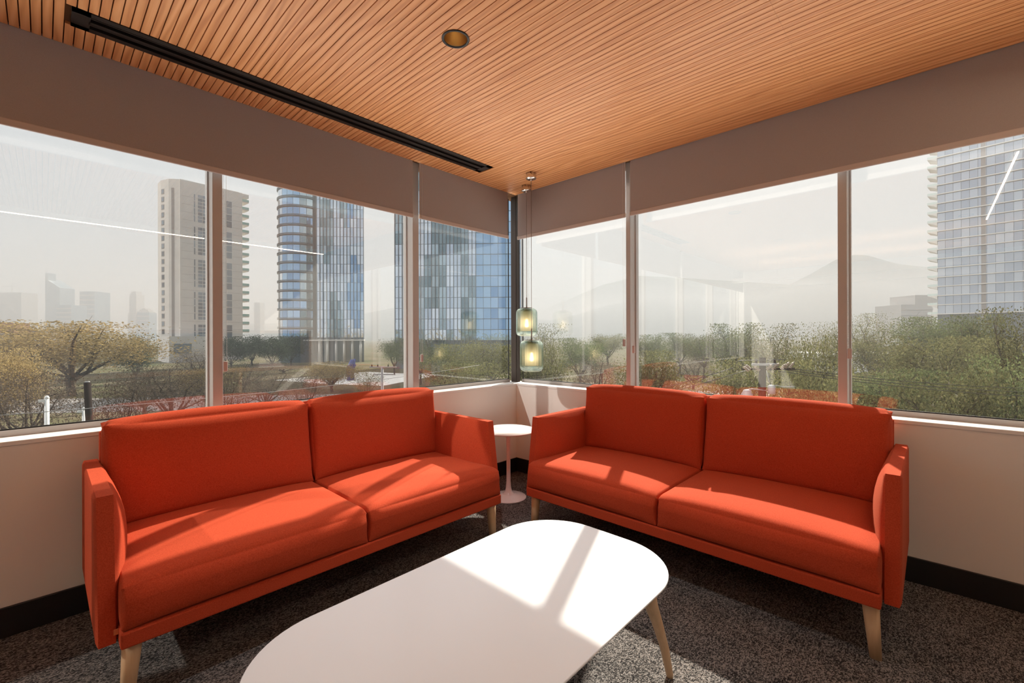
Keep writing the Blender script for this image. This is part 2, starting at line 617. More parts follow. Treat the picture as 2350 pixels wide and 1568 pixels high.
# ------------------------------------------------------------------ room shell
XE, YE, H = 6.5, 4.05, 2.5
SILL = 0.792


def structure(name, mb, mat, parent=None, label=None):
    o = mb.build(name, mat, parent)
    if parent is None:
        o['kind'] = 'structure'
        if label:
            o['label'] = label
    return o


structure('floor', MB().box(-0.16, XE, -0.16, YE, -0.12, 0.0), M['carpet'], label='dark grey mottled loop pile carpet floor')
wl = structure('wall_left', MB().box(-0.17, XE, -0.17, 0.0, 0.0, SILL - 0.02), M['wall'], label='low white wall under the left windows')
wr = structure('wall_right', MB().box(-0.17, 0.0, 0.0, YE, 0.0, SILL - 0.02), M['wall'], label='low white wall under the right windows')
structure('trim_1', MB().bbox(-0.17, XE, -0.19, 0.004, SILL - 0.02, SILL, 0.003), M['sill'], label='white window sill on the left wall')
structure('trim_2', MB().bbox(-0.19, 0.004, 0.004, YE, SILL - 0.02, SILL, 0.003), M['sill'], label='white window sill on the right wall')
structure('baseboard_left', MB().bbox(0.012, XE, 0.0, 0.012, 0.0, 0.122, 0.003), M['black'], label='black baseboard along the left wall')
structure('baseboard_right', MB().bbox(0.0, 0.012, 0.0, YE, 0.0, 0.122, 0.003), M['black'], label='black baseboard along the right wall')
structure('wall_back', MB().box(-0.2, XE + 0.1, YE, YE + 0.15, -0.12, 2.8), M['wall'], label='white wall behind the camera')
structure('wall_far', MB().box(XE, XE + 0.15, -0.2, YE, -0.12, 2.8), M['wall'], label='white end wall of the room')
ceil = structure('ceiling', MB().box(-0.2, XE, -0.2, YE, H + 0.012, 2.8), M['groove'], label='oak slat ceiling')

# ceiling slats, parallel to the right wall
PITCH, GAP = 0.0315, 0.0040
SEAM = 2.285
DX0, DX1, DY0, DY1 = 0.600, 2.866, 0.168, 0.318          # slot diffuser
LX, LY, LR = 1.718, 1.243, 0.0575                         # downlight
slat_cache = {}


def slat_piece(x, y0, y1):
    key = round(y1 - y0, 4)
    if key not in slat_cache:
        w = PITCH - GAP
        o = MB().box(0, w, 0, y1 - y0, 0, 0.0125).build('slat', M['slat'], ceil, (x, y0, H))
        slat_cache[key] = o
        return o
    return share(slat_cache[key], 'slat', ceil, (x, y0, H))


n_slats = int(3.35 / PITCH)
for i in range(n_slats):
    xa = 0.0 + i * PITCH - 0.012
    xb = xa + PITCH - GAP
    slat_piece(xa, SEAM + 0.0003, YE)
    spans = [(-0.016, SEAM - 0.0003)]
    if xb > DX0 and xa < DX1:
        spans = [(-0.016, DY0 - 0.001), (DY1 + 0.001, SEAM - 0.0003)]
    if xb > LX - LR and xa < LX + LR:
        y0, y1 = spans.pop()
        xs = [xa + (xb - xa) * k / 6 for k in range(7)]
        cut = [math.sqrt(max(0, LR ** 2 - (x - LX) ** 2)) for x in xs]
        lo = [(xa, y0), (xb, y0)] + [(x, LY - c) for x, c in zip(reversed(xs), reversed(cut))]
        hi = [(x, LY + c) for x, c in zip(xs, cut)] + [(xb, y1), (xa, y1)]
        MB().prism(lo, H, H + 0.0125).build('slat', M['slat'], ceil)
        MB().prism(hi, H, H + 0.0125).build('slat', M['slat'], ceil)
    for y0, y1 in spans:
        slat_piece(xa, y0, y1)
rest = MB()
for i in range(n_slats, int((XE) / PITCH)):
    xa = i * PITCH - 0.012
    rest.box(xa, xa + PITCH - GAP, -0.016, YE, H, H + 0.0125)
rest.build('slat_field', M['slat'], ceil)['kind'] = 'stuff'

# ------------------------------------------------------------------ windows
GY = -0.15                                                   # glass plane
MUL_L = [(1.007, 1.060), (2.275, 2.322), (3.545, 3.592), (4.815, 4.862), (6.085, 6.132)]
MUL_R = [(1.068, 1.103), (2.358, 2.400), (3.63, 3.675)]


def mull_left(xa, xb, n):
    r = empty('window_%d' % n, ((xa + xb) / 2, -0.11, SILL))
    r['kind'] = 'structure'
    r['label'] = 'window frame of the left glazing'
    return r


win_n = 0


def frame_bar(xa, xb, side):
    """vertical mullion with a room-side cap and an outer frame"""
    mb = MB()
    if side == 'L':
        mb.bbox(xa, xb, -0.155, -0.060, SILL, 2.52, 0.003)
        mb.box(xa - 0.008, xb + 0.008, -0.175, -0.135, SILL, 2.52)
    else:
        mb.bbox(-0.155, -0.060, xa, xb, SILL, 2.52, 0.003)
        mb.box(-0.175, -0.135, xa - 0.008, xb + 0.008, SILL, 2.52)
    return mb


def glazing(side, bars, end):
    global win_n
    edges = [-0.05] + [b for m in bars for b in m] + [end]
    for k in range(0, len(edges) - 1, 2):
        a, b = edges[k], edges[k + 1]
        win_n += 1
        r = empty('window_%d' % win_n, (a, GY, SILL) if side == 'L' else (GY, a, SILL))
        r['kind'] = 'structure'
        r['label'] = 'floor to ceiling window pane %s of the %s wall' % (['beside the corner', 'second from the corner', 'third from the corner', 'fourth from the corner', 'fifth from the corner', 'sixth from the corner'][k // 2], 'left' if side == 'L' else 'right')
        loc = r.location
        g = MB()
        f = MB()
        gk = MB()
        if side == 'L':
            g.box(a, b, GY - 0.004, GY + 0.004, SILL + 0.02, 2.52)
            f.box(a, b, GY - 0.025, GY + 0.022, SILL, SILL + 0.026)
            gk.box(a, b, GY + 0.004, GY + 0.012, SILL + 0.026, SILL + 0.032)
            gk.box(a, a + 0.006, GY + 0.004, GY + 0.012, SILL + 0.03, 2.5)
            gk.box(b - 0.006, b, GY + 0.004, GY + 0.012, SILL + 0.03, 2.5)
        else:
            g.box(GY - 0.004, GY + 0.004, a, b, SILL + 0.02, 2.52)
            f.box(GY - 0.025, GY + 0.022, a, b, SILL, SILL + 0.026)
            gk.box(GY + 0.004, GY + 0.012, a, b, SILL + 0.026, SILL + 0.032)
            gk.box(GY + 0.004, GY + 0.012, a, a + 0.006, SILL + 0.03, 2.5)
            gk.box(GY + 0.004, GY + 0.012, b - 0.006, b, SILL + 0.03, 2.5)
        for mb, nm, mt in ((g, 'pane', M['glass']), (f, 'bottom_frame', M['alu']), (gk, 'gasket', M['gasket'])):
            o = mb.build(nm, mt, r)
            o.matrix_parent_inverse = Matrix.Translation(-Vector(loc))
        if k // 2 < len(bars):
            o = frame_bar(bars[k // 2][0], bars[k // 2][1], side).build('mullion', M['alu'], r)
            o.matrix_parent_inverse = Matrix.Translation(-Vector(loc))


glazing('L', MUL_L, XE)
glazing('R', MUL_R, YE)
cp = MB()
cp.bbox(-0.118, -0.060, -0.118, -0.060, SILL, 2.52, 0.003)
cp.box(-0.16, -0.10, -0.16, -0.10, SILL, 2.52)
cp.box(-0.075, -0.066, -0.052, -0.046, SILL, 2.52)
tp = structure('trim_3', cp, M['dark_alu'], label='dark bronze corner post between the windows')

# ------------------------------------------------------------------ sofas
def cushion(hx, hy, hz, rx, r, rb, crown=0.0, front=0.0, side=0.0, back=0.0, lean=0.0, pinch=0.012, wr=0.0, seed=0, n=9):
    """soft box: rounded edges, domed faces, corners tucked in; centred on the origin"""
    def axis(h, r):
        e = r / h
        inner = [-1 + e + (2 - 2 * e) * k / n for k in range(n + 1)]
        edge = [-1 + e * (1 - math.cos(math.pi / 2 * k / 4)) for k in range(4)]
        return edge + inner + [-q for q in reversed(edge)]
    A = [axis(hx, rx), axis(hy, r), axis(hz, r)]
    idx, verts, faces = {}, [], []
    h = Vector((hx, hy, hz))
    rs = random.Random(seed)
    ph = [rs.uniform(0, 6.28) for _ in range(6)]

    def vid(i, j, k):
        if (i, j, k) in idx:
            return idx[(i, j, k)]
        u, v, w = A[0][i], A[1][j], A[2][k]
        p = Vector((u * hx, v * hy, w * hz))
        rr = (rx, r, r) if w > 0 else (rx, r + (rb - r) * min(1, -2 * w), r + (rb - r) * min(1, -2 * w))
        q = Vector([max(-h[a] + rr[a], min(h[a] - rr[a], p[a])) for a in range(3)])
        d = Vector([(p[a] - q[a]) / rr[a] for a in range(3)])
        if d.length > 1e-9:
            d.normalize()
            p = q + Vector([d[a] * rr[a] for a in range(3)])
        fu, fv, fw = max(0.0, 1 - u * u), max(0.0, 1 - v * v), max(0.0, 1 - w * w)
        su = fu ** 0.6
        if w > 0:
            p.z += crown * su * fv ** 0.6 * w ** 2
        if v > 0:
            p.y += front * su * fw ** 0.7 * v ** 2
        if v < 0:
            p.y -= back * su * fw ** 0.7 * v ** 2
        p.x += side * fv ** 0.6 * fw ** 0.6 * u * abs(u)
        c = (abs(u) * abs(v) * abs(w)) ** 6
        p -= Vector((u, v, w)) * pinch * c * -0.4
        if wr and v > 0:
            e = max(0.0, abs(u) - 0.55) / 0.45
            p.y += wr * e * fw * math.sin(u * 46 + ph[0] + w * 2.0) * v ** 3
        p.y -= lean * p.z
        idx[(i, j, k)] = len(verts)
        verts.append(p[:])
        return idx[(i, j, k)]
    na = [len(a) for a in A]
    for ax in range(3):
        b, c = (ax + 1) % 3, (ax + 2) % 3
        for s in (0, na[ax] - 1):
            for i in range(na[b] - 1):
                for j in range(na[c] - 1):
                    q = []
                    for di, dj in ((0, 0), (1, 0), (1, 1), (0, 1)):
                        t = [0, 0, 0]
                        t[ax], t[b], t[c] = s, i + di, j + dj
                        q.append(vid(*t))
                    if s == 0:
                        q.reverse()
                    faces.append(tuple(q))
    return MB().add(verts, faces, True)


def armrest(sgn):
    """flat outer panel, padded inner face; sgn=+1 for the arm at +x. x=0 is the inner plane"""
    ny, nz = 20, 16
    verts, faces = [], []

    def yz(t, w):
        yb = 0.075
        yf = 0.725 + (1 - w) * 0.065
        zt = 0.683
        zb = 0.212 + (1 - t) * 0.0
        return yb + (yf - yb) * t, zb + (zt - zb) * w
    T = [0, 0.008, 0.02] + [0.02 + 0.96 * k / (ny - 4) for k in range(1, ny - 4)] + [0.98, 0.992, 1]
    Wd = [0, 0.01, 0.03] + [0.03 + 0.94 * k / (nz - 4) for k in range(1, nz - 4)] + [0.97, 0.99, 1]

    def soft(a):
        return min(1.0, (min(a, 1 - a) / 0.02)) if min(a, 1 - a) < 0.02 else 1.0
    for layer in (0, 1):
        for w in Wd:
            for t in T:
                y, z = yz(t, w)
                rim = 0.006 * (1 - min(soft(t), soft(w)))
                if layer == 0:
                    u = 2 * t - 1
                    q = (w - 0.56) / (0.44 if w > 0.56 else 0.56)
                    x = -0.052 * max(0, 1 - abs(u) ** 2.4) * max(0, 1 - abs(q) ** 2.2) + rim
                else:
                    x = 0.055 - rim
                verts.append((sgn * x, y, z))
    nt_, nw = len(T), len(Wd)
    o = nt_ * nw
    for j in range(nw - 1):
        for i in range(nt_ - 1):
            a, b, c, d = j * nt_ + i, j * nt_ + i + 1, (j + 1) * nt_ + i + 1, (j + 1) * nt_ + i
            faces.append((a, d, c, b) if sgn > 0 else (a, b, c, d))
            faces.append((a + o, b + o, c + o, d + o) if sgn > 0 else (a + o, d + o, c + o, b + o))
    ring = [i for i in range(nt_)] + [j * nt_ + nt_ - 1 for j in range(1, nw)] + [(nw - 1) * nt_ + i for i in range(nt_ - 2, -1, -1)] + [j * nt_ for j in range(nw - 2, 0, -1)]
    flat = []
    for k in range(len(ring)):
        a, b = ring[k], ring[(k + 1) % len(ring)]
        flat.append((a, b, b + o, a + o) if sgn > 0 else (b, a, a + o, b + o))
    mb = MB().add(verts, faces, True)
    base = len(mb.v)
    mb.add([verts[i] for i in ring] + [verts[i + o] for i in ring], [], False)
    n = len(ring)
    mb.f += [tuple(base + q for q in ((k, (k + 1) % n, (k + 1) % n + n, k + n) if sgn > 0 else ((k + 1) % n, k, k + n, (k + 1) % n + n))) for k in range(n)]
    mb.s += [False] * n
    return mb


def sofa(name, loc, rz, label, with_tag):
    s = empty(name, loc, rz)
    tag(s, label, 'sofa', 'orange two seat sofas')
    L = 0.865
    MB().bbox(-L, L, 0.09, 0.846, 0.207, 0.261, 0.006).build('base_frame', M['orange'], s)
    for sx in (-1, 1):
        c = cushion(L / 2 - 0.002, 0.345, 0.075, 0.013, 0.056, 0.024, crown=0.030, front=0.012, side=0.002, wr=0.0036, n=14, seed=int(sx + 3)).build('seat_cushion', M['orange'], s, (sx * L / 2, 0.500, 0.338))
        b = cushion(L / 2 - 0.004, 0.066, 0.216, 0.028, 0.056, 0.030, crown=0.020, front=0.032, side=0.004, back=0.01, lean=0.13, pinch=0.03, n=14, seed=int(sx + 9)).build('back_cushion', M['orange'], s, (sx * L / 2, 0.152, 0.632))
        a = armrest(sx).build('armrest', M['orange'], s, (sx * L, 0, 0))
    MB().bbox(-L, L, 0.050, 0.085, 0.215, 0.80, 0.006).build('back_panel', M['orange'], s)
    for sx in (-1, 1):
        for fy, ty in ((0.792, 0.790), (0.075, 0.15)):
            mb = MB()
            vs_, fs = [], []
            for z, h, yy, xx in ((0.0, 0.0185, fy, sx * 0.846), (0.10, 0.0225, (fy + ty) / 2, sx * 0.838), (0.212, 0.027, ty, sx * 0.830)):
                for k in range(12):
                    th = 2 * math.pi * k / 12
                    e = (abs(math.cos(th)) ** 4 + abs(math.sin(th)) ** 4) ** (-0.25)
                    vs_.append((xx + h * e * math.cos(th), yy + h * e * math.sin(th), z))
            for q in range(2):
                for k in range(12):
                    fs.append((q * 12 + k, q * 12 + (k + 1) % 12, (q + 1) * 12 + (k + 1) % 12, (q + 1) * 12 + k))
            fs.append(tuple(range(11, -1, -1)))
            fs.append(tuple(24 + k for k in range(12)))
            mb.add(vs_, fs, True)
            mb.build('leg', M['leg'], s)
    if with_tag:
        t = MB().box(0.866, 0.878, 0.800, 0.8015, 0.244, 0.262).build('fabric_tag', M['tag'], s)
        t['label'] = 'small woven tag on the seat side seam'
    return s


sofa('sofa', (1.9125, 0, 0), 0.0, 'orange two-seat sofa on the left with a woven side tag', True)
sofa('sofa', (0, 1.7325, 0), -math.pi / 2, 'orange two-seat sofa on the right, in front of the mountain view', False)

# ------------------------------------------------------------------ coffee table
def round_rect(x0, x1, y0, y1, r, n=14):
    pts = []
    for cx_, cy_, a0 in ((x1 - r, y1 - r, 0), (x0 + r, y1 - r, 90), (x0 + r, y0 + r, 180), (x1 - r, y0 + r, 270)):
        for k in range(n + 1):
            a = math.radians(a0 + 90 * k / n)
            pts.append((cx_ + r * math.cos(a), cy_ + r * math.sin(a)))
    return pts


ct = empty('coffee_table', (2.0, 1.762, 0))
tag(ct, 'low white coffee table with rounded corners and oak legs', 'table')
outer = round_rect(1.340 - 2.0, 2.660 - 2.0, 1.418 - 1.762, 2.106 - 1.762, 0.25)
n = len(outer)
rings = []
for ins, z in ((0.016, 0.380), (0.004, 0.391), (0.0, 0.3945), (0.0, 0.3985), (0.0015, 0.400)):
    pts = round_rect(-0.66 + ins, 0.66 - ins, -0.344 + ins, 0.344 - ins, 0.25 - ins)
    rings.append([(x, y, z) for x, y in pts])
vv = [p for rg in rings for p in rg]
ff = [tuple(range(n - 1, -1, -1)), tuple((len(rings) - 1) * n + k for k in range(n))]
for q in range(len(rings) - 1):
    ff += [(q * n + k, q * n + (k + 1) % n, (q + 1) * n + (k + 1) % n, (q + 1) * n + k) for k in range(n)]
MB().add(vv, ff).build('table_top', M['white_top'], ct)
for sx in (-1, 1):
    for sy in (-1, 1):
        foot = Vector((sx * 0.585, sy * 0.292, 0))
        top = Vector((sx * 0.440, sy * 0.262, 0.382))
        vs_, fs = [], []
        prof = [(0.0, 0.0105, 0.0115), (0.012, 0.0125, 0.0135), (0.12, 0.0155, 0.017), (0.22, 0.019, 0.021), (0.30, 0.025, 0.026), (0.35, 0.036, 0.032), (0.382, 0.058, 0.036)]
        out_dir = Vector((sx, sy * 0.35, 0)).normalized()
        tan = Vector((-out_dir.y, out_dir.x, 0))
        for z, ra, rb in prof:
            t = z / 0.382
            t2 = t ** 1.35
            c = foot.lerp(top, t2)
            for k in range(14):
                th = 2 * math.pi * k / 14
                p = Vector((c.x, c.y, z)) + out_dir * (ra * math.cos(th)) + tan * (rb * math.sin(th))
                vs_.append(p[:])
        m_ = len(prof)
        for q in range(m_ - 1):
            fs += [(q * 14 + k, q * 14 + (k + 1) % 14, (q + 1) * 14 + (k + 1) % 14, (q + 1) * 14 + k) for k in range(14)]
        fs += [tuple(range(13, -1, -1)), tuple((m_ - 1) * 14 + k for k in range(14))]
        MB().add(vs_, fs, True).build('leg', M['leg'], ct)
MB().bbox(-0.50, 0.50, -0.03, 0.03, 0.352, 0.3795, 0.004).build('stretcher', M['leg'], ct)

# ------------------------------------------------------------------ side table
st = empty('side_table', (0.530, 0.407, 0))
tag(st, 'small round white pedestal side table in the corner between the sofas', 'table')
MB().lathe([(0.0, 0.495), (0.185, 0.497), (0.206, 0.504), (0.2085, 0.507), (0.208, 0.510), (0.0, 0.511)], 56).build('table_top', M['white_gloss'], st)
MB().lathe([(0.0, 0.496), (0.040, 0.495), (0.020, 0.480), (0.0165, 0.45), (0.0150, 0.36), (0.0150, 0.22), (0.0165, 0.12), (0.020, 0.075), (0.027, 0.045), (0.046, 0.028)], 28).build('stem', M['white_gloss'], st)
MB().lathe([(0.0, 0.030), (0.044, 0.0285), (0.062, 0.021), (0.095, 0.013), (0.130, 0.008), (0.136, 0.004), (0.135, 0.0), (0.0, 0.0)], 56).build('base', M['white_gloss'], st)

# ------------------------------------------------------------------ pendants
def pendant(x, y, ctop, zc, dia, hgt, label):
    p = empty('pendant_lamp', (x, y, zc))
    tag(p, label, 'lamp', 'green glass pendant lamps')
    r, h = dia / 2, hgt / 2
    # canopy at the ceiling
    MB().lathe([(0.0, H - zc), (0.041, H - zc), (0.041, H - zc - 0.040), (0.040, H - zc - 0.044), (0.0, H - zc - 0.044)], 36).build('canopy', M['chrome'], p)
    MB().tube([(0, 0, H - zc - 0.058), (0, 0, H - zc - 0.043)], 0.006, 12).build('strain_relief', M['chrome'], p)
    MB().tube([(0, 0, h + 0.085), (0, 0, H - zc - 0.05)], 0.0019, 6).build('cable', M['steel'], p)
    MB().tube([(0, 0, h - 0.02), (0, 0, h + 0.092)], 0.0052, 12).build('stem', M['steel'], p)
    MB().lathe([(0.0, h + 0.006), (0.047, h + 0.006), (0.047, h + 0.001), (0.0, h + 0.001)], 32).build('top_plate', M['steel'], p)
    # jar: thick rounded shell
    t = 0.0065
    outer_, inner_ = [], []
    rc = 0.040
    rows = [(0.036, h)] + [(r - rc + rc * math.sin(a), h - rc + rc * math.cos(a)) for a in [math.radians(q) for q in range(0, 91, 15)]]
    rows += [(r, h - rc - (2 * h - 2 * rc) * k / 4) for k in range(1, 4)]
    rows += [(r - rc + rc * math.cos(a), -h + rc - rc * math.sin(a)) for a in [math.radians(q) for q in range(0, 91, 15)]] + [(0.0005, -h)]
    ri, rci = r - t, rc - t
    irows = [(0.0005, -h + t * 1.4)] + [(r - rc + rci * math.cos(a), -h + rc + t * 0.4 - rci * math.sin(a)) for a in [math.radians(q) for q in range(90, -1, -15)]]
    irows += [(ri, -h + rc + (2 * h - 2 * rc) * k / 4) for k in range(1, 4)]
    irows += [(r - rc + rci * math.sin(a), h - rc + rci * math.cos(a)) for a in [math.radians(q) for q in range(90, -1, -15)]] + [(0.036, h - t)]
    MB().lathe(rows[::-1] + irows[::-1], 48, closed=True).build('glass_jar', M['jar'], p)
    MB().lathe([(0.046, h - 0.008), (0.050, h - 0.014), (0.050, h - 0.024), (0.046, h - 0.030), (0.0, h - 0.030)], 32).build('collar', M['green_cap'], p)
    z0, z1 = h - 0.026, -h + 0.045
    MB().lathe([(0.0530, z0), (0.0530, z1)], 40).build('frosted_cylinder', M['frosted'], p)
    MB().tube([(0, 0, h - 0.03), (0, 0, h - 0.085)], 0.013, 14).build('lamp_holder', M['steel'], p)
    zb = -0.026
    MB().lathe([(0.0005, zb - 0.017), (0.009, zb - 0.014), (0.014, zb - 0.004), (0.0145, zb + 0.006), (0.011, zb + 0.018), (0.008, zb + 0.05)], 20).build('bulb', M['bulb'], p)
    return p


pendant(0.299, 0.442, 0, 1.061, 0.186, 0.244, 'lower of the two green glass pendant lamps, nearer the right sofa')
pendant(0.106, 0.220, 0, 1.335, 0.183, 0.238, 'upper of the two green glass pendant lamps, close to the corner post')

# ------------------------------------------------------------------ ceiling fittings
df = empty('slot_diffuser', ((DX0 + DX1) / 2, (DY0 + DY1) / 2, H))
tag(df, 'long black linear slot air diffuser in the oak ceiling', 'air diffuser')
hx, hy = (DX1 - DX0) / 2, (DY1 - DY0) / 2
fr = MB()
fr.box(-hx, hx, -hy, -hy + 0.030, -0.004, 0.010)
fr.box(-hx, hx, hy - 0.030, hy, -0.004, 0.010)
fr.box(-hx, -hx + 0.055, -hy, hy, -0.004, 0.010)
fr.box(hx - 0.055, hx, -hy, hy, -0.004, 0.010)
fr.build('frame', M['diffuser'], df)
MB().box(-hx + 0.05, hx - 0.05, -0.010, 0.010, -0.004, 0.010).build('divider_bar', M['diffuser'], df)
for yy in (-0.027, 0.027):
    MB().box(-hx + 0.055, hx - 0.055, yy - 0.004, yy + 0.004, 0.002, 0.0105).build('blade', M['diffuser'], df)
MB().box(-hx + 0.01, hx - 0.01, -hy + 0.01, hy - 0.01, 0.0108, 0.0118).build('back_plate', M['void'], df)


def downlight(x, y, label, lit, recess=True, beam=125):
    d = empty('downlight', (x, y, H))
    tag(d, label, 'downlight', 'recessed ceiling downlights')
    MB().lathe([(0.0500, -0.003), (0.0595, -0.003), (0.0600, 0.0), (0.0500, 0.002)], 40, closed=True).build('trim_ring', M['black'], d)
    cone = MB().lathe([(0.0515, -0.001), (0.047, 0.006), (0.036, 0.0116), (0.0, 0.0118)] if not recess else [(0.0515, -0.001), (0.049, 0.02), (0.040, 0.055), (0.028, 0.075)], 40).build('reflector', M['brass'], d)
    if recess:
        MB().lathe([(0.0, 0.0755), (0.028, 0.0755)], 24).build('lens', M['spot'], d)
    else:
        MB().lathe([(0.0, 0.011), (0.030, 0.011)], 24).build('lens', M['spot'], d)
    ld = bpy.data.lights.new('downlight_beam', 'SPOT')
    ld.energy = lit
    ld.color = (0.94, 0.97, 1.0)
    ld.spot_size = math.radians(beam)
    ld.spot_blend = 1.0
    ld.shadow_soft_size = 0.045
    lo_ = bpy.data.objects.new('downlight_beam', ld)
    col.objects.link(lo_)
    lo_.parent = d
    lo_.location = (0, 0, -0.004)
    return d


# opening for the visible downlight in the slab above the slats
bm_c = ceil
cut = MB().lathe([(0.0001, H - 0.1), (LR, H - 0.1), (LR, H + 0.12), (0.0001, H + 0.12)], 40, LX, LY)
cutter = cut.build('cutter', None)
mod = ceil.modifiers.new('hole', 'BOOLEAN')
mod.object = cutter
mod.operation = 'DIFFERENCE'
bpy.context.view_layer.update()
dg = bpy.context.evaluated_depsgraph_get()
new_me = bpy.data.meshes.new_from_object(ceil.evaluated_get(dg))
ceil.modifiers.clear()
ceil.data = new_me
bpy.data.objects.remove(cutter)

downlight(LX, LY, 'round recessed downlight with brass reflector in the oak ceiling', 46.0, True, 84)
for dx_, dy_, lab in ((3.55, LY, 'added fill downlight behind the camera, near the left windows'), (3.55, 3.0, 'added fill downlight behind the camera, near the back wall'),
                      (1.718, 3.45, 'added fill downlight near the back wall, close to the right windows'), (5.3, LY, 'added fill downlight near the end wall, by the left windows'), (5.3, 3.0, 'added fill downlight near the end wall, by the back wall')):
    downlight(dx_, dy_, lab, 16.0 if dx_ < 2 else 11.0, False)  # unseen downlights, added to brighten the room

# linear pendant behind the camera: its line shows as a reflection in the panes
lp = empty('linear_pendant', (1.74, 3.13, 2.37))
tag(lp, 'slim white linear pendant light mirrored as a bright line in the glass', 'lamp')
MB().bbox(-1.5, 1.5, -0.025, 0.025, 0.0, 0.05, 0.003).build('housing', M['white_gloss'], lp)
MB().box(-1.48, 1.48, -0.0045, 0.0045, -0.004, 0.0).build('diffuser_strip', M['led'], lp)
for x in (-1.2, 1.2):
    MB().tube([(x, 0, 0.05), (x, 0, 0.13)], 0.002, 6).build('hanger', M['steel'], lp)

# unseen fill uplights added to lift the ceiling brightness, behind and left of the camera
for ux, lab in ((4.25, 'added fill light trough nearer the seating corner'), (5.45, 'added fill light trough near the end wall')):
    ul = empty('fill_uplight', (ux, 2.0, 2.05))
    tag(ul, lab, 'lamp', 'added fill uplights')
    t = MB()
    t.box(-0.06, 0.06, -1.55, 1.55, 0.0, 0.006)
    t.box(-0.06, -0.054, -1.55, 1.55, 0.006, 0.06)
    t.box(0.054, 0.06, -1.55, 1.55, 0.006, 0.06)
    t.build('trough', M['white_gloss'], ul)
    MB().box(-0.03, 0.03, -1.5, 1.5, 0.008, 0.014).build('led_board', M['led_fill'], ul)
    for yy in (-1.2, 1.2):
        MB().tube([(0, yy, 0.006), (0, yy, H - 2.05)], 0.002, 6).build('hanger', M['steel'], ul)

# ------------------------------------------------------------------ roller blinds
def bead_chain(mb, a, b, step=0.0075, r=0.0023):
    a, b = Vector(a), Vector(b)
    n_ = max(1, int((b - a).length / step))
    oct_v = [(1, 0, 0), (-1, 0, 0), (0, 1, 0), (0, -1, 0), (0, 0, 1), (0, 0, -1)]
    oct_f = [(0, 2, 4), (2, 1, 4), (1, 3, 4), (3, 0, 4), (2, 0, 5), (1, 2, 5), (3, 1, 5), (0, 3, 5)]
    for k in range(n_ + 1):
        c = a.lerp(b, k / n_)
        mb.add([c + Vector(v) * r for v in oct_v], oct_f, True)


def blind(side, a, b, zb, chain_at, chain_len, label, cd=-0.010):
    """a..b along the wall; cloth 4 mm thick from the ceiling to zb, with hem bar"""
    o = empty('roller_blind', ((a + b) / 2, -0.018, zb) if side == 'L' else (-0.018, (a + b) / 2, zb))
    tag(o, label, 'blind', 'grey roller blinds over the windows')
    inv = Matrix.Translation(-Vector(o.location))

    def put(mb, nm, mt):
        q = mb.build(nm, mt, o)
        q.matrix_parent_inverse = inv
        return q

    def bx(mb, s0, s1, d0, d1, z0, z1, rr=0.0):
        args = (s0, s1, d0, d1, z0, z1) if side == 'L' else (d0, d1, s0, s1, z0, z1)
        return mb.bbox(*args, rr) if rr else mb.box(*args)
    put(bx(MB(), a, b, -0.0205, -0.0175, zb + 0.030, H + 0.011), 'cloth', M['blind'])
    put(bx(MB(), a, b, -0.0245, -0.0135, zb, zb + 0.031, 0.004), 'hem_bar', M['hem'])
    put(bx(MB(), a - 0.004, a, -0.026, -0.012, zb + 0.002, zb + 0.03), 'end_cap', M['chain'])
    put(bx(MB(), b, b + 0.004, -0.026, -0.012, zb + 0.002, zb + 0.03), 'end_cap', M['chain'])
    if chain_at is not None:
        mb = MB()
        for ds, dd in ((-0.007, 0.0), (0.007, 0.0)):
            p0 = (chain_at + ds, cd + dd, H) if side == 'L' else (cd + dd, chain_at + ds, H)
            p1 = (chain_at + ds, cd + dd, H - chain_len) if side == 'L' else (cd + dd, chain_at + ds, H - chain_len)
            bead_chain(mb, p0, p1)
        put(mb, 'chain', M['chain'])['kind'] = 'stuff'
        z1 = H - chain_len
        put(bx(MB(), chain_at - 0.0105, chain_at + 0.0105, cd - 0.008, cd + 0.008, z1 - 0.052, z1 + 0.004, 0.005), 'chain_weight', M['hem'])


blind('L', 0.088, 1.030, 2.088, 1.018, 1.42, 'grey roller blind of the left wall, next to the corner')
blind('L', 1.088, 3.35, 2.084, 2.268, 1.42, 'wide grey roller blind of the left wall, above the left sofa', -0.045)
blind('L', 3.42, 6.40, 2.084, None, 0, 'grey roller blind of the left wall, farthest from the corner')
blind('R', 0.006, 1.088, 2.092, 1.080, 1.31, 'grey roller blind of the right wall, next to the corner')
blind('R', 1.128, 3.95, 2.096, 2.412, 1.36, 'wide grey roller blind of the right wall, above the right sofa', -0.045)
cw = MB()
bead_chain(cw, (-0.055, 1.125, H), (-0.055, 1.125, H - 1.36))
bead_chain(cw, (-0.055, 1.139, H), (-0.055, 1.139, H - 1.36))
ch = empty('blind_chain', (-0.055, 1.132, H - 1.40))
tag(ch, 'beaded pull chain hanging beside the second mullion of the right wall', 'chain')
q = cw.build('chain', M['chain'], ch)
q.matrix_parent_inverse = Matrix.Translation(-Vector(ch.location))
q['kind'] = 'stuff'
MB().bbox(-0.008, 0.008, -0.0105, 0.0105, -0.012, 0.044, 0.005).build('chain_weight', M['hem'], ch)

# ------------------------------------------------------------------ wall unit behind the camera (seen mirrored in the glass)
wu = empty('wall_shelf', (1.6, YE - 0.001, 0.79))
tag(wu, 'wall mounted oak framed shelf unit with black back', 'shelf')


def wbox(nm, mt, *a):
    return MB().bbox(*a, 0.003).build(nm, mt, wu)


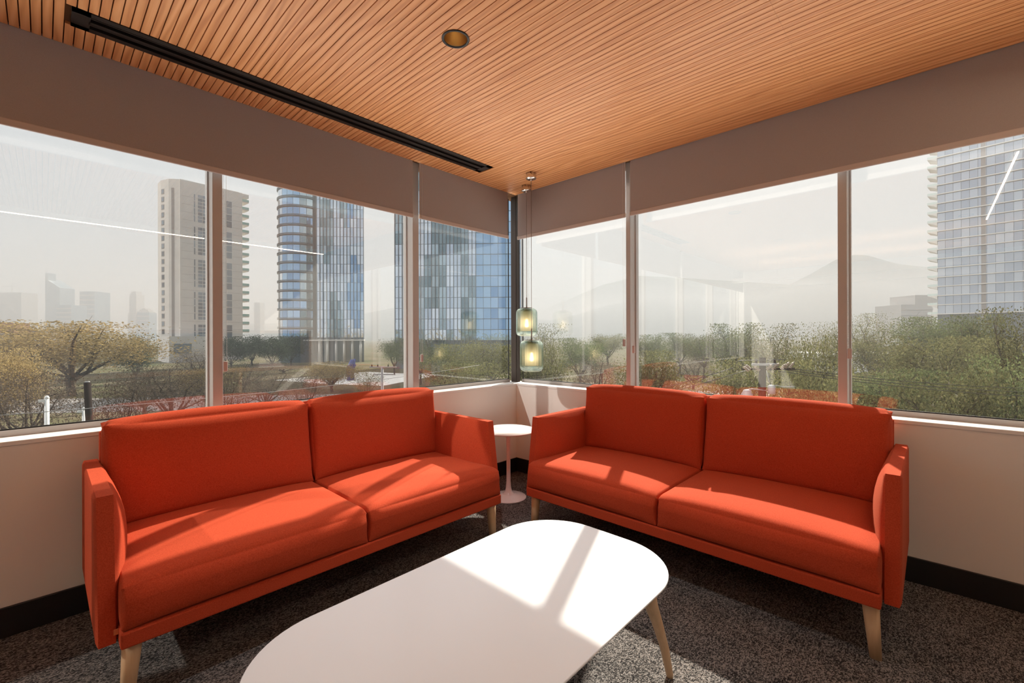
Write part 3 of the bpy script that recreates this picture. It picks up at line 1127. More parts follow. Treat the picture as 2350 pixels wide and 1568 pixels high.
wbox('side_panel', M['shelf_wood'], -1.42, -1.38, -0.32, 0.0, 0.0, 0.48)
wbox('side_panel', M['shelf_wood'], 1.10, 1.14, -0.32, 0.0, -0.45, 0.48)
wbox('top_board', M['shelf_wood'], -1.42, 1.14, -0.32, 0.0, 0.48, 0.52)
wbox('bottom_board', M['shelf_wood'], -1.42, 1.14, -0.32, 0.0, -0.04, 0.0)
wbox('divider', M['shelf_wood'], -0.50, -0.46, -0.32, 0.0, -0.45, -0.04)
wbox('lower_board', M['shelf_wood'], -0.50, 1.14, -0.32, 0.0, -0.49, -0.45)
wbox('back_panel', M['shelf_back'], -1.40, 1.12, -0.012, 0.0, 0.0, 0.48)
wbox('back_panel', M['shelf_back'], -0.48, 1.12, -0.012, 0.0, -0.45, -0.04)
z = 0.791
blab = ['wide white book at the bottom of the shelf stack', 'red book second from the bottom of the shelf stack', 'cream book third from the bottom of the shelf stack', 'navy book second from the top of the shelf stack', 'grey book on top of the shelf stack']
for k, (mi, w, h_) in enumerate(((5, 0.34, 0.026), (1, 0.30, 0.022), (0, 0.29, 0.028), (2, 0.26, 0.02), (3, 0.25, 0.024))):
    b = empty('book', (0.72 + 0.01 * k, YE - 0.17, z))
    tag(b, blab[k], 'book', 'books on the wall shelf')
    mb = MB()
    mb.box(-w / 2, w / 2, -0.11, 0.11, 0, 0.003)
    mb.box(-w / 2, w / 2, -0.11, 0.11, h_ - 0.003, h_)
    mb.box(-w / 2, w / 2, 0.107, 0.11, 0.003, h_ - 0.003)
    mb.build('cover', M['book'][mi], b)
    MB().box(-w / 2 + 0.004, w / 2 - 0.004, -0.106, 0.107, 0.003, h_ - 0.003).build('pages', M['book'][5], b)
    z += h_ + 0.0005

# ------------------------------------------------------------------ outdoors: land
GZ = -9.5                                                    # street level, three storeys down


def cam_xy(xc, d):
    p = CAM + FWD * d + RGT * xc
    return p.x, p.y


gr = MB()
gn = 24
gr.box(-6000, 6000, -6000, 6000, GZ - 1.0, GZ)
tag(gr.build('ground', M['ground']), 'dry grass and bare soil under the trees', kind='structure')

# unseen pale slab added below the windows to bounce sun onto the ceiling
tr_ = MB().prism([(-12.0, 14.0), (-12.0, -13.0), (20.0, -13.0), (20.0, -0.6), (-0.6, -0.6), (-0.6, 14.0)], -3.2, -2.6).build('bounce_slab', M['plaza'])
tag(tr_, 'pale slab added out of view to bounce sun inside', kind='structure')

# streets and plaza, flat strips just above the ground
def strip(name, pts, w, z, mat, label):
    left, right = [], []
    for i, p in enumerate(pts):
        a = Vector(pts[max(i - 1, 0)])
        b = Vector(pts[min(i + 1, len(pts) - 1)])
        t = (b - a).normalized()
        nrm = Vector((-t.y, t.x))
        left.append((p[0] + nrm.x * w / 2, p[1] + nrm.y * w / 2))
        right.append((p[0] - nrm.x * w / 2, p[1] - nrm.y * w / 2))
    o = MB()
    for i in range(len(pts) - 1):
        o.prism([left[i], left[i + 1], right[i + 1], right[i]][::-1], z - 0.3, z)
    o = o.build(name, mat)
    return tag(o, label, kind='structure')


strip('street', [cam_xy(-160, 62), cam_xy(-60, 72), cam_xy(-26, 76), cam_xy(-8, 80), cam_xy(60, 78)], 16, GZ + 0.05, M['road'], 'pale grey street crossing below the left windows')
strip('plaza', [cam_xy(-52, 124), cam_xy(-38, 116), cam_xy(-24, 112)], 30, GZ + 0.06, M['plaza'], 'light concrete plaza in front of the glass towers')

# mountain: a terrain sheet with its own depth
ridge = [(600, 742), (760, 735), (836, 719), (907, 705), (1000, 700), (1100, 712), (1200, 730), (1261, 736), (1329, 722), (1380, 705), (1431, 695), (1499, 687),
         (1601, 687), (1618, 694), (1690, 697), (1754, 684), (1800, 661), (1857, 633), (1921, 597), (1950, 589), (1966, 587), (1993, 589), (2061, 609), (2129, 616), (2250, 640), (2420, 668), (2700, 700)]
rx = np.array([p[0] for p in ridge], float)
ry = np.array([p[1] for p in ridge], float)


def terrain(name, px0, px1, d0, dr, d1, hfun, label, nx=150, ny=40):
    vs_, fs = [], []
    ph = np.random.default_rng(5).uniform(0, 6.28, 12)
    for j in range(ny + 1):
        t = j / ny
        d = d0 + (d1 - d0) * t
        for i in range(nx + 1):
            px = px0 + (px1 - px0) * i / nx
            s = (d - d0) / (dr - d0) if d <= dr else max(0.0, 1 - (d - dr) / (d1 - dr))
            zr = hfun(px) / F_PX * dr
            xc = (px - CX) / F_PX * dr
            nz = 0
            for k in range(4):
                nz += math.sin(xc / (420 / (1.9 ** k)) + d / (300 / (1.7 ** k)) + ph[k]) / (1.8 ** k)
            z = GZ + (zr - GZ + CAM.z) * (s ** 1.25) + nz * 16 * s * (1 - s) * 2
            x, y = cam_xy((px - CX) / F_PX * d, d)
            vs_.append((x, y, z))
    w = nx + 1
    for j in range(ny):
        for i in range(nx):
            fs.append((j * w + i, j * w + i + 1, (j + 1) * w + i + 1, (j + 1) * w + i))
    o = MB().add(vs_, fs, True).build(name, M['hill'])
    return tag(o, label, kind='structure')


terrain('mountain', 560, 2750, 1400, 2600, 3400, lambda px: 773 - np.interp(px, rx, ry), 'hazy mountain on the horizon behind the right windows')
back = [(1000, 735), (1180, 735), (1274, 700), (1380, 654), (1470, 632), (1600, 640), (1750, 650), (1900, 660), (2100, 690)]
bx_ = np.array([p[0] for p in back], float)
by_ = np.array([p[1] for p in back], float)
terrain('mountain', 1000, 2100, 3500, 4600, 5200, lambda px: 773 - np.interp(px, bx_, by_), 'faint second ridge behind the hazy mountain', 80, 20)

# ------------------------------------------------------------------ buildings
def tower_frame(name, px, d, rot_px_d, label, base_z=GZ):
    """an Empty at the left foot of a facade; local x along the facade, local y away from the viewer"""
    a = at(px, 773, d)
    b = at(rot_px_d[0], 773, rot_px_d[1])
    u = Vector((b.x - a.x, b.y - a.y))
    o = empty(name, (a.x, a.y, base_z), math.atan2(u.y, u.x))
    tag(o, label, 'building')
    return o, u.length


def pane_grid(parent, name, mats, w, z_list, h, cols, y=0.0, pick=None, thick=0.12):
    """window panes in a flat facade, one object each; cols = list of left edges"""
    protos = {}
    for c, x in enumerate(cols):
        for k, z in enumerate(z_list):
            mt = mats[pick(c, k)] if pick else mats[0]
            if mt.name not in protos:
                protos[mt.name] = MB().box(0, w, 0, thick, 0, h).build(name, mt, parent, (x, y, z))
            else:
                share(protos[mt.name], name, parent, (x, y, z))


# --- beige tower
TB = 200.0
bt, LB = tower_frame('apartment_tower', 415, TB, (557, TB * 1.10), 'tall beige concrete tower with teal glass balconies behind the left mullion')
z_of = lambda py, d=TB: CAM.z + (775.2 - py) / F_PX * d - GZ
top_b = z_of(411)
inv_b = Matrix.Rotation(-bt.rotation_euler.z, 2)


def loc_b(px, d):
    p = at(px, 773, d)
    q = inv_b @ Vector((p.x - bt.location.x, p.y - bt.location.y))
    return q.x, q.y


A0 = loc_b(363, TB * 1.030)
A1 = loc_b(370, TB * 1.008)
A2 = loc_b(388, TB * 0.998)
Cb = (LB, 0.0)
poly = [(0, 0), Cb, (LB, 22), (A0[0] + 3, 24), A0, A1, A2]
MB().prism(poly, 0, top_b).build('body', M['beige'], bt)
ins = 1.2
MB().prism([(1, 1.2), (LB - 1, 1.2), (LB - 1, 20), (A0[0] + 4, 21), (A0[0] + 1.2, A0[1] + 1.5), (A2[0] + 0.6, A2[1] + 1.6)], top_b, top_b + 0.5).build('roof', M['beige'], bt)
MB().box(-0.35, 0.35, -0.25, 0.4, 3, top_b).build('corner_rib', M['beige'], bt)
floors = [9.0 + 3.55 * k for k in range(19)]
for k in range(1, 20):
    MB().box(0.3, LB, -0.03, 0.1, 7.5 + 3.55 * k, 7.5 + 3.55 * k + 0.12).build('floor_joint', M['groove_grey'], bt)
# main facade: bays of four floors
wp = None
for bay in range(5):
    zb = top_b - 4.5 - 15.0 * (bay + 1) + 1.2
    for cx_, w_, nw in ((5.0, 0.7, 1), (6.6, 7.6, 4), (18.2, 2.6, 1)):
        MB().box(cx_ - 0.2, cx_ + w_ + 0.2, -0.06, 0.1, zb - 0.3, zb + 13.3).build('window_surround', M['slab'], bt)
        for r_ in range(8 if nw > 1 else 4):
            hh = 13.0 / (8 if nw > 1 else 4)
            for q_ in range(nw):
                ww = w_ / nw
                MB().box(cx_ + q_ * ww + 0.10, cx_ + (q_ + 1) * ww - 0.10, -0.14, 0.0, zb + r_ * hh + 0.16, zb + (r_ + 1) * hh - 0.16).build('window', M['win_dark'], bt)
# side facade: a column of square windows and a slot with notches
us = Vector((A2[0] - A1[0], A2[1] - A1[1])).normalized()
for k in range(19):
    zz = z_of(765) + (z_of(442) - z_of(765)) * k / 18
    for (fx, nm, w_, h_, mt) in ((0.18, 'window', 1.25, 1.7, M['win_dark']),):
        p = Vector(A1) + us * 0.6
        ang = math.atan2(us.y, us.x)
        MB().box(-0.1, 1.75, -0.10, 0.25, -0.35, 1.95).build('window_recess', M['slot'], bt, (p.x, p.y, zz), ang)
        MB().box(0.35, 1.60, -0.16, 0.25, -0.05, 1.65).build('window', M['win_dark'], bt, (p.x, p.y, zz), ang)
u2 = Vector((-A2[0], -A2[1])).normalized()
p2 = Vector(A2) + u2 * 1.2
MB().box(0, 1.1, -0.10, 0.3, 3.5, top_b - 4).build('recess_slot', M['slot'], bt, (p2.x, p2.y, 0), math.atan2(u2.y, u2.x))
for k in range(18):
    bz = z_of(762, TB * 1.1) + (z_of(462, TB * 1.1) - z_of(762, TB * 1.1)) * k / 17
    sl = MB().box(LB, LB + 3.2, 0.6, 7.0, bz - 0.3, bz + 0.1).build('balcony', M['beige'], bt)
    MB().box(LB, LB + 3.25, 0.52, 0.62, bz + 0.1, bz + 1.25).build('balcony_glass', M['teal'], sl)
    MB().box(LB + 3.15, LB + 3.25, 0.6, 7.0, bz + 0.1, bz + 1.25).build('balcony_glass', M['teal'], sl)
MB().box(LB - 0.5, LB + 3.2, 0.6, 7.0, z_of(452, TB * 1.1), z_of(444, TB * 1.1)).build('balcony_roof', M['beige'], bt)
pod = MB()
pod.box(A0[0] - 2.0, 7.5, -9, 2, 0, z_of(772, 193)).build('podium', M['beige'], bt)
MB().box(-5, 1.5, -9.15, -8.9, z_of(812, 193), z_of(789, 193)).build('podium_opening', M['win_dark'], bt)

# --- curved blue tower with flat finned face
T1 = 190.0
t1, L1 = tower_frame('glass_tower', 727, T1, (835, T1 * 1.01), 'blue mirror glass tower with a rounded ribbed left side')
h1 = 88.0
fl1 = [10.5 + 3.95 * k for k in range(20)]
MB().prism([(0.0, 0.25), (L1, 0.25), (L1 - 9.5, 20), (0.0, 20)], 0, h1).build('core', M['fin'], t1)
nc = 14
cw_ = L1 / nc


def pick1(c, k):  # wavy patches of pane colour imitate reflections
    q = math.sin(c * 0.9 + k * 0.23) + math.sin(k * 0.5 - c * 0.35)
    return 0 if q > -0.3 else 2 if c > 8 else 1


pane_grid(t1, 'pane', [M['tower_pale'], M['tower_reflect'], M['tower_blue']], cw_ - 0.12, [z + 0.12 for z in fl1], 3.95 - 0.14, [c * cw_ + 0.06 for c in range(nc)], 0.0, pick1, 0.2)
for c in range(nc + 1):
    MB().box(c * cw_ - 0.10, c * cw_ + 0.10, -0.45, 0.25, 9.5, h1).build('fin', M['fin'], t1)
# drum: centre behind the left face
R1 = 9.2
dc = (-R1 + 0.9, 6.0)
MB().lathe([(R1 - 0.3, 0.0), (R1 - 0.3, h1)], 48, dc[0], dc[1], False).build('drum_core', M['fin'], t1)
na_ = 9
a0_, a1_ = math.radians(172), math.radians(318)
protos = {}
for k, z in enumerate(fl1):
    for s in range(na_):
        ta = a0_ + (a1_ - a0_) * s / na_
        tb = a0_ + (a1_ - a0_) * (s + 1) / na_
        mt = M['tower_blue'] if (s in (4, 5, 6) or (s + k) % 5 == 0) else M['tower_pale'] if s in (2, 3) else M['tower_reflect']  # teal panes carry painted reflections on the drum too
        key = (s, mt.name)
        if key not in protos:
            v, f = [], []
            for q in range(4):
                th = ta + (tb - ta) * (0.03 + 0.94 * q / 3)
                for rr in (R1, R1 - 0.2):
                    for zz in (0.35, 3.55):
                        v.append((dc[0] + rr * math.cos(th), dc[1] + rr * math.sin(th), zz))
            for q in range(3):
                b = q * 4
                f += [(b, b + 4, b + 5, b + 1), (b + 1, b + 5, b + 7, b + 3), (b + 2, b + 3, b + 7, b + 6), (b, b + 2, b + 6, b + 4)]
            f += [(0, 1, 3, 2), (12, 14, 15, 13)]
            protos[key] = MB().add(v, f).build('pane', mt, t1, (0, 0, z))
        else:
            share(protos[key], 'pane', t1, (0, 0, z))
ring_p = None
for z in fl1:
    for dz in (0.0, 0.55):
        if ring_p is None:
            v, f = [], []
            nq = 24
            for q in range(nq + 1):
                th = a0_ + (a1_ - a0_) * q / nq
                for rr in (R1 - 0.1, R1 + 0.42):
                    for zz in (0.0, 0.16):
                        v.append((dc[0] + rr * math.cos(th), dc[1] + rr * math.sin(th), zz))
            for q in range(nq):
                b = q * 4
                f += [(b, b + 4, b + 5, b + 1), (b + 1, b + 5, b + 7, b + 3), (b + 3, b + 7, b + 6, b + 2), (b, b + 2, b + 6, b + 4)]
            ring_p = MB().add(v, f).build('sun_louvre', M['fin'], t1, (0, 0, z + dz))
        else:
            share(ring_p, 'sun_louvre', t1, (0, 0, z + dz))
for q in range(6):
    MB().tube([(1.5 + q * 3.4, -1.2, 0), (1.5 + q * 3.4, -1.2, 9.8)], 0.5, 10).build('column', M['slab'], t1)
MB().box(-8, L1 + 0.5, -2.2, 0.2, 9.2, 9.7).build('podium_slab', M['slab'], t1)

# --- second glass tower beside the corner
T2 = 150.0
t2, L2 = tower_frame('glass_tower', 907, T2, (1195, T2 * 0.985), 'wide mirror glass tower with vertical fins left of the corner post')
h2 = 74.0
fl2 = [9.5 + 3.6 * k for k in range(17)]
MB().box(0.0, L2, 0.25, 22, 0, h2).build('core', M['fin'], t2)
nc = 17
cw_ = L2 / nc


def pick2(c, k):  # left columns: mirrored surroundings painted as waves of pane colour
    if c >= 11:
        return 1 if c in (13, 14) and k < 11 else 0
    q = math.sin(c * 1.7 + k * 0.31) + math.sin(k * 0.41 - c * 0.8)
    return 3 if q > 0.2 else 2


pane_grid(t2, 'pane', [M['tower_sky'], M['tower_blue'], M['tower_reflect'], M['tower_pale']], cw_ - 0.12, [z + 0.12 for z in fl2], 3.6 - 0.14, [c * cw_ + 0.06 for c in range(nc)], 0.0, pick2, 0.2)
for c in range(2 * 11 + 1):
    MB().box(c * cw_ / 2 - 0.09, c * cw_ / 2 + 0.09, -0.42, 0.25, 8.5, h2).build('fin', M['fin'], t2)
for z in fl2:
    MB().box(11 * cw_, L2, -0.16, 0.2, z - 0.08, z + 0.1).build('floor_band', M['fin'], t2)

# --- right tower with scalloped balconies
T3 = 260.0
t3, L3 = tower_frame('residential_tower', 2152, T3, (2352, T3 * 0.90), 'pale glass tower with stacked balconies seen through the rightmost pane')
L3 += 16
z3 = lambda py: CAM.z + (770 - py) / F_PX * T3 - GZ
fl3 = [z3(722) + (z3(385) - z3(722)) * k / 16 for k in range(19)]
fh = fl3[1] - fl3[0]
h3 = fl3[-1] + fh
MB().box(0, L3, 0.3, 22, 0, h3).build('core', M['win_dark'], t3)
sp = 0.555 * (L3 - 16)
nc3 = 15
cw_ = L3 / nc3
pane_grid(t3, 'pane', [M['tower_right']], cw_ - 0.15, [z + 0.5 for z in fl3], fh - 0.65, [c * cw_ + 0.07 for c in range(nc3)], 0.0, None, 0.25)
sl = None
for z in fl3:
    if sl is None:
        sl = MB().box(-0.5, L3, -1.1, 0.3, 0, 0.45).build('floor_slab', M['slab'], t3, (0, 0, z))
    else:
        share(sl, 'floor_slab', t3, (0, 0, z))
bal = None
for z in fl3:
    if bal is None:
        v = [(-4.2, -1.0, 0), (0, -1.0, -1.9), (0, -1.0, 0.25), (-4.2, -1.0, 0.25), (-3.0, -1.0, -0.35), (-1.2, -1.0, -1.1)]
        order = [0, 4, 5, 1, 2, 3]
        w = [(v[i][0], -1.0, v[i][2]) for i in order] + [(v[i][0], 9.0, v[i][2]) for i in order]
        f = [tuple(range(6)), tuple(range(11, 5, -1))] + [(i + 6, (i + 1) % 6 + 6, (i + 1) % 6, i) for i in range(6)]
        bal = MB().add(w, f).build('balcony', M['slab'], t3, (0, 0, z))
        rl = MB().box(-4.25, 0, -1.0, -0.9, 0.25, 1.5).box(-4.25, -4.15, -1.0, 9.0, 0.25, 1.5).build('balcony_rail', M['rail_glass'], bal)
    else:
        b2 = share(bal, 'balcony', t3, (0, 0, z))
        share(rl, 'balcony_rail', b2)
MB().box(sp - 0.9, sp + 0.9, -0.35, 0.4, 0, h3).build('recess_strip', M['slot'], t3)

# --- far hazy buildings
def block(name, px0, px1, top, d, depth_m, label, mat, notch=None, rows=0, roof=None):
    a = at(px0, 773, d)
    b = at(px1, 773, d)
    u = Vector((b.x - a.x, b.y - a.y))
    o = empty(name, (a.x, a.y, GZ), math.atan2(u.y, u.x))
    tag(o, label, 'building')
    L = u.length
    hz = CAM.z + (776 - top) / F_PX * d - GZ
    MB().box(0, L, 0, depth_m, 0, hz).build('body', mat, o)
    if roof:
        roof(o, L, hz)
    if rows:
        fhh = hz / rows
        band = None
        for k in range(1, rows):
            if band is None:
                band = MB().box(-0.2, L + 0.2, -0.5, 0.3, 0, fhh * 0.28).build('floor_band', M['far_grey'], o, (0, 0, k * fhh))
            else:
                share(band, 'floor_band', o, (0, 0, k * fhh))
    return o


D5 = 1150.0
block('office_tower', -20, 49, 671, D5, 40, 'unfinished grey tower with a crane at the far left edge', M['far_grey'], rows=16,
      roof=lambda o, L, h: MB().tube([(L * 0.55, 10, h), (L * 0.55, 10, h + 22)], 0.6, 5).tube([(L * 0.55 - 25, 10, h + 17), (L * 0.55 + 8, 10, h + 17)], 0.5, 5).build('crane', M['far_grey'], o))


def spire(o, L, h):
    MB().add([(0, 0, h), (L, 0, h), (L, 40, h), (0, 40, h), (0, 0, h + 26), (L, 0, h + 2), (L, 40, h + 2), (0, 40, h + 26)],
             [(0, 1, 5, 4), (1, 2, 6, 5), (2, 3, 7, 6), (3, 0, 4, 7), (4, 5, 6, 7)]).build('sloping_crown', M['far_blue'], o)
    MB().box(0, L * 0.2, 0, 20, h + 20, h + 40).tube([(1, 2, h + 40), (1, 2, h + 52)], 0.4, 5).build('spire', M['far_blue'], o)


block('office_tower', 104, 137, 662, D5, 40, 'hazy skyscraper with a sloping roof and spire', M['far_blue'], roof=spire)
block('office_tower', 130, 163, 700, D5 - 90, 40, 'shorter hazy glass tower beside the spired one', M['far_blue'], rows=9)
block('office_tower', 183, 217, 669, D5, 45, 'hazy flat topped glass tower above the yellow tree', M['far_blue'], rows=11)
block('office_tower', 297, 313, 676, D5, 25, 'slim pale hazy tower left of the beige one', M['far_grey'], rows=6,
      roof=lambda o, L, h: MB().box(L * 0.15, L * 0.85, 2, 20, h, h + 8).box(-4, 0, 0, 20, 0, h * 0.6).build('penthouse', M['far_grey'], o))


def dome(o, L, h):
    MB().prism([(0, 0), (L, 0), (L, 20), (0, 20)], h, h + 3).box(L * 0.15, L * 0.85, 2, 20, h + 3, h + 8).box(L * 0.35, L * 0.65, 2, 20, h + 8, h + 11).build('stepped_crown', M['far_grey'], o)


block('office_tower', 315, 342, 718, D5, 25, 'low hazy tower with a stepped crown beside the slim one', M['far_blue'], rows=7, roof=dome)
block('office_tower', 583, 597, 696, D5 + 250, 25, 'very faint distant tower right of the beige one', M['far_grey'], rows=8)
block('office_block', 2068, 2140, 705, 420, 30, 'hazy stepped grey office block left of the balcony tower', M['far_grey'], rows=8,
      roof=lambda o, L, h: MB().box(L * 0.45, L + 8, 0, 28, h, h + 9).build('upper_storey', M['far_grey'], o))
br = block('brick_building', -60, 32, 741, 120, 4, 'flat roofed brick building at the far left edge', M['brick'])
MB().box(-2, 14.5, -1.5, 0, 9.5, 12.0).build('canopy', M['far_grey'], br)
MB().box(-2, 13.0, -0.2, 0, 6.5, 9.4).build('window_band', M['far_blue'], br)
wh = block('warehouse', 1900, 2120, 818, 128, 20, 'white roofed low building glimpsed between the right trees', M['white_roof'])
# low garden wall and pavilion near the glass towers

# ------------------------------------------------------------------ trees
def make_tree(name, seed, leaf_mat, H_, W_, n_leaf, leaf, trunk_h, spread=1.0, n_main=7, blob=0.16, droop=0.0, fill=1.0, conical=False):
    r = np.random.default_rng(seed)
    tips, mb = [], MB()
    mb.tube([(0, 0, 0), (0.05 * W_ * r.normal() * .3, 0.05 * W_ * r.normal() * .3, trunk_h)], [W_ * 0.022 + 0.08, W_ * 0.016 + 0.05], 6)
    for i in range(n_main):
        az = 2 * math.pi * (i + r.uniform(-.3, .3)) / n_main
        rad = W_ / 2 * r.uniform(0.35, 0.95) * spread
        top = trunk_h + (H_ - trunk_h) * r.uniform(0.35, 0.95)
        p0 = Vector((0, 0, trunk_h * r.uniform(0.75, 1.0)))
        p3 = Vector((rad * math.cos(az), rad * math.sin(az), top))
        p1 = p0.lerp(p3, 0.35) + Vector(r.normal(0, W_ * .03, 3))
        p2 = p0.lerp(p3, 0.7) + Vector(r.normal(0, W_ * .035, 3)) + Vector((0, 0, H_ * 0.03))
        mb.tube([p0, p1, p2, p3], [W_ * 0.011 + 0.03, W_ * 0.008 + 0.025, W_ * 0.005 + 0.02, 0.02], 5)
        tips += [p3, p2]
        for j in range(5):
            b = (p1, p2)[j % 2].lerp(p3, r.uniform(0, 0.8))
            e = b + Vector((r.normal(0, W_ * .13), r.normal(0, W_ * .13), abs(r.normal(0, H_ * .09))))
            m_ = b.lerp(e, 0.5) + Vector(r.normal(0, W_ * .02, 3))
            mb.tube([b, m_, e], [0.035, 0.026, 0.012], 4)
            tips.append(e)
            for q in range(2):
                e2 = e + Vector((r.normal(0, W_ * .07), r.normal(0, W_ * .07), r.normal(0.02 * H_, H_ * .05)))
                mb.tube([m_, e2], [0.018, 0.008], 3, caps=False)
                tips.append(e2)
    trunk = bpy.data.meshes.new('trunk')
    trunk.from_pydata(mb.v, [], mb.f)
    trunk.materials.append(M['bark'])
    # leaves gathered round the branch tips, and through the crown
    T = np.array([t[:] for t in tips])
    c = T[r.integers(0, len(T), n_leaf)]
    P = c + r.normal(0, 1, (n_leaf, 3)) * np.array([W_ * blob * .55, W_ * blob * .55, H_ * blob * .42])
    if fill:
        k = int(n_leaf * 0.30 * fill)
        th = r.uniform(0, 2 * np.pi, k)
        ph = np.arccos(r.uniform(-0.35, 1, k))
        rr = r.uniform(0.55, 1.0, k) ** 0.6
        zc = trunk_h + (H_ - trunk_h) * 0.42
        P[:k, 0] = np.cos(th) * np.sin(ph) * rr * W_ / 2 * .9
        P[:k, 1] = np.sin(th) * np.sin(ph) * rr * W_ / 2 * .9
        P[:k, 2] = zc + np.cos(ph) * rr * (H_ - zc) * .9
    if conical:
        hh = (P[:, 2] - trunk_h * .4) / (H_ - trunk_h * .4)
        s = np.clip(1.15 - hh, 0.08, 1)
        P[:, 0] *= s
        P[:, 1] *= s
    over = P[:, 2] > H_
    P[over, 2] = H_ - (P[over, 2] - H_) * r.uniform(0.3, 2.5, over.sum())
    P[:, 2] = np.maximum(P[:, 2], trunk_h * 0.35 + r.uniform(0, 0.6, n_leaf))
    a = r.normal(0, 1, (n_leaf, 3))
    a /= np.linalg.norm(a, axis=1)[:, None]
    b = r.normal(0, 1, (n_leaf, 3))
    b -= a * (a * b).sum(1)[:, None]
    b /= np.linalg.norm(b, axis=1)[:, None]
    s = leaf * r.uniform(0.5, 1.3, n_leaf)[:, None]
    V = np.empty((n_leaf, 4, 3))
    V[:, 0] = P - a * s
    V[:, 1] = P + b * s * .55
    V[:, 2] = P + a * s
    V[:, 3] = P - b * s * .55
    me = bpy.data.meshes.new('foliage')
    me.vertices.add(n_leaf * 4)
    me.vertices.foreach_set('co', V.reshape(-1))
    me.loops.add(n_leaf * 4)
    me.loops.foreach_set('vertex_index', np.arange(n_leaf * 4, dtype=np.int32))
    me.polygons.add(n_leaf)
    me.polygons.foreach_set('loop_start', np.arange(0, n_leaf * 4, 4, dtype=np.int32))
    me.polygons.foreach_set('loop_total', np.full(n_leaf, 4, dtype=np.int32))
    me.materials.append(leaf_mat)
    me.update()
    me.validate()
    return dict(trunk=trunk, foliage=me, H=H_, W=W_, name=name)


KIND = {
    'olive': [make_tree('leafy_tree', 31 + k, M['leaf_olive'], 12, 11, 10500, 0.155, 3.2, n_main=10, blob=0.13, fill=0.35) for k in range(3)],
    'green': [make_tree('leafy_tree', 41 + k, M['leaf_green'], 12, 11, 11500, 0.155, 3.2, n_main=11, blob=0.13, fill=0.35) for k in range(2)],
    'sparse': [make_tree('sparse_tree', 51 + k, M['leaf_olive'], 12, 9, 7000, 0.105, 3.5, n_main=8, blob=0.16, fill=0.3) for k in range(2)],
    'yellow': [make_tree('autumn_tree', 61 + k, M['leaf_yellow'], 12, 13, 20000, 0.135, 3.0, n_main=13, blob=0.17, fill=0.7) for k in range(2)],
    'bare': [make_tree('bare_tree', 71 + k, M['leaf_brown'], 11, 12, 9000, 0.095, 2.6, n_main=11, blob=0.22, fill=0.6) for k in range(2)],
    'evergreen': [make_tree('evergreen_tree', 81 + k, M['leaf_dark'], 12, 8, 7000, 0.20, 2.0, n_main=7, blob=0.20) for k in range(2)],
}
tree_count = {}


def tree(kind, px, top, d, wpx, label, cat='tree'):
    i = tree_count.get(kind, 0)
    tree_count[kind] = i + 1
    src = KIND[kind][i % len(KIND[kind])]
    p = at(px, top, d)
    o = empty(src['name'], (p.x, p.y, GZ), (i * 2.4 + px * 0.01) % 6.28)
    hgt = p.z - GZ
    w = wpx / F_PX * d
    o.scale = (w / src['W'], w / src['W'], hgt / src['H'])
    tag(o, label, cat, 'trees outside the windows')
    link('trunk', src['trunk'], o)
    link('foliage', src['foliage'], o)
    return o


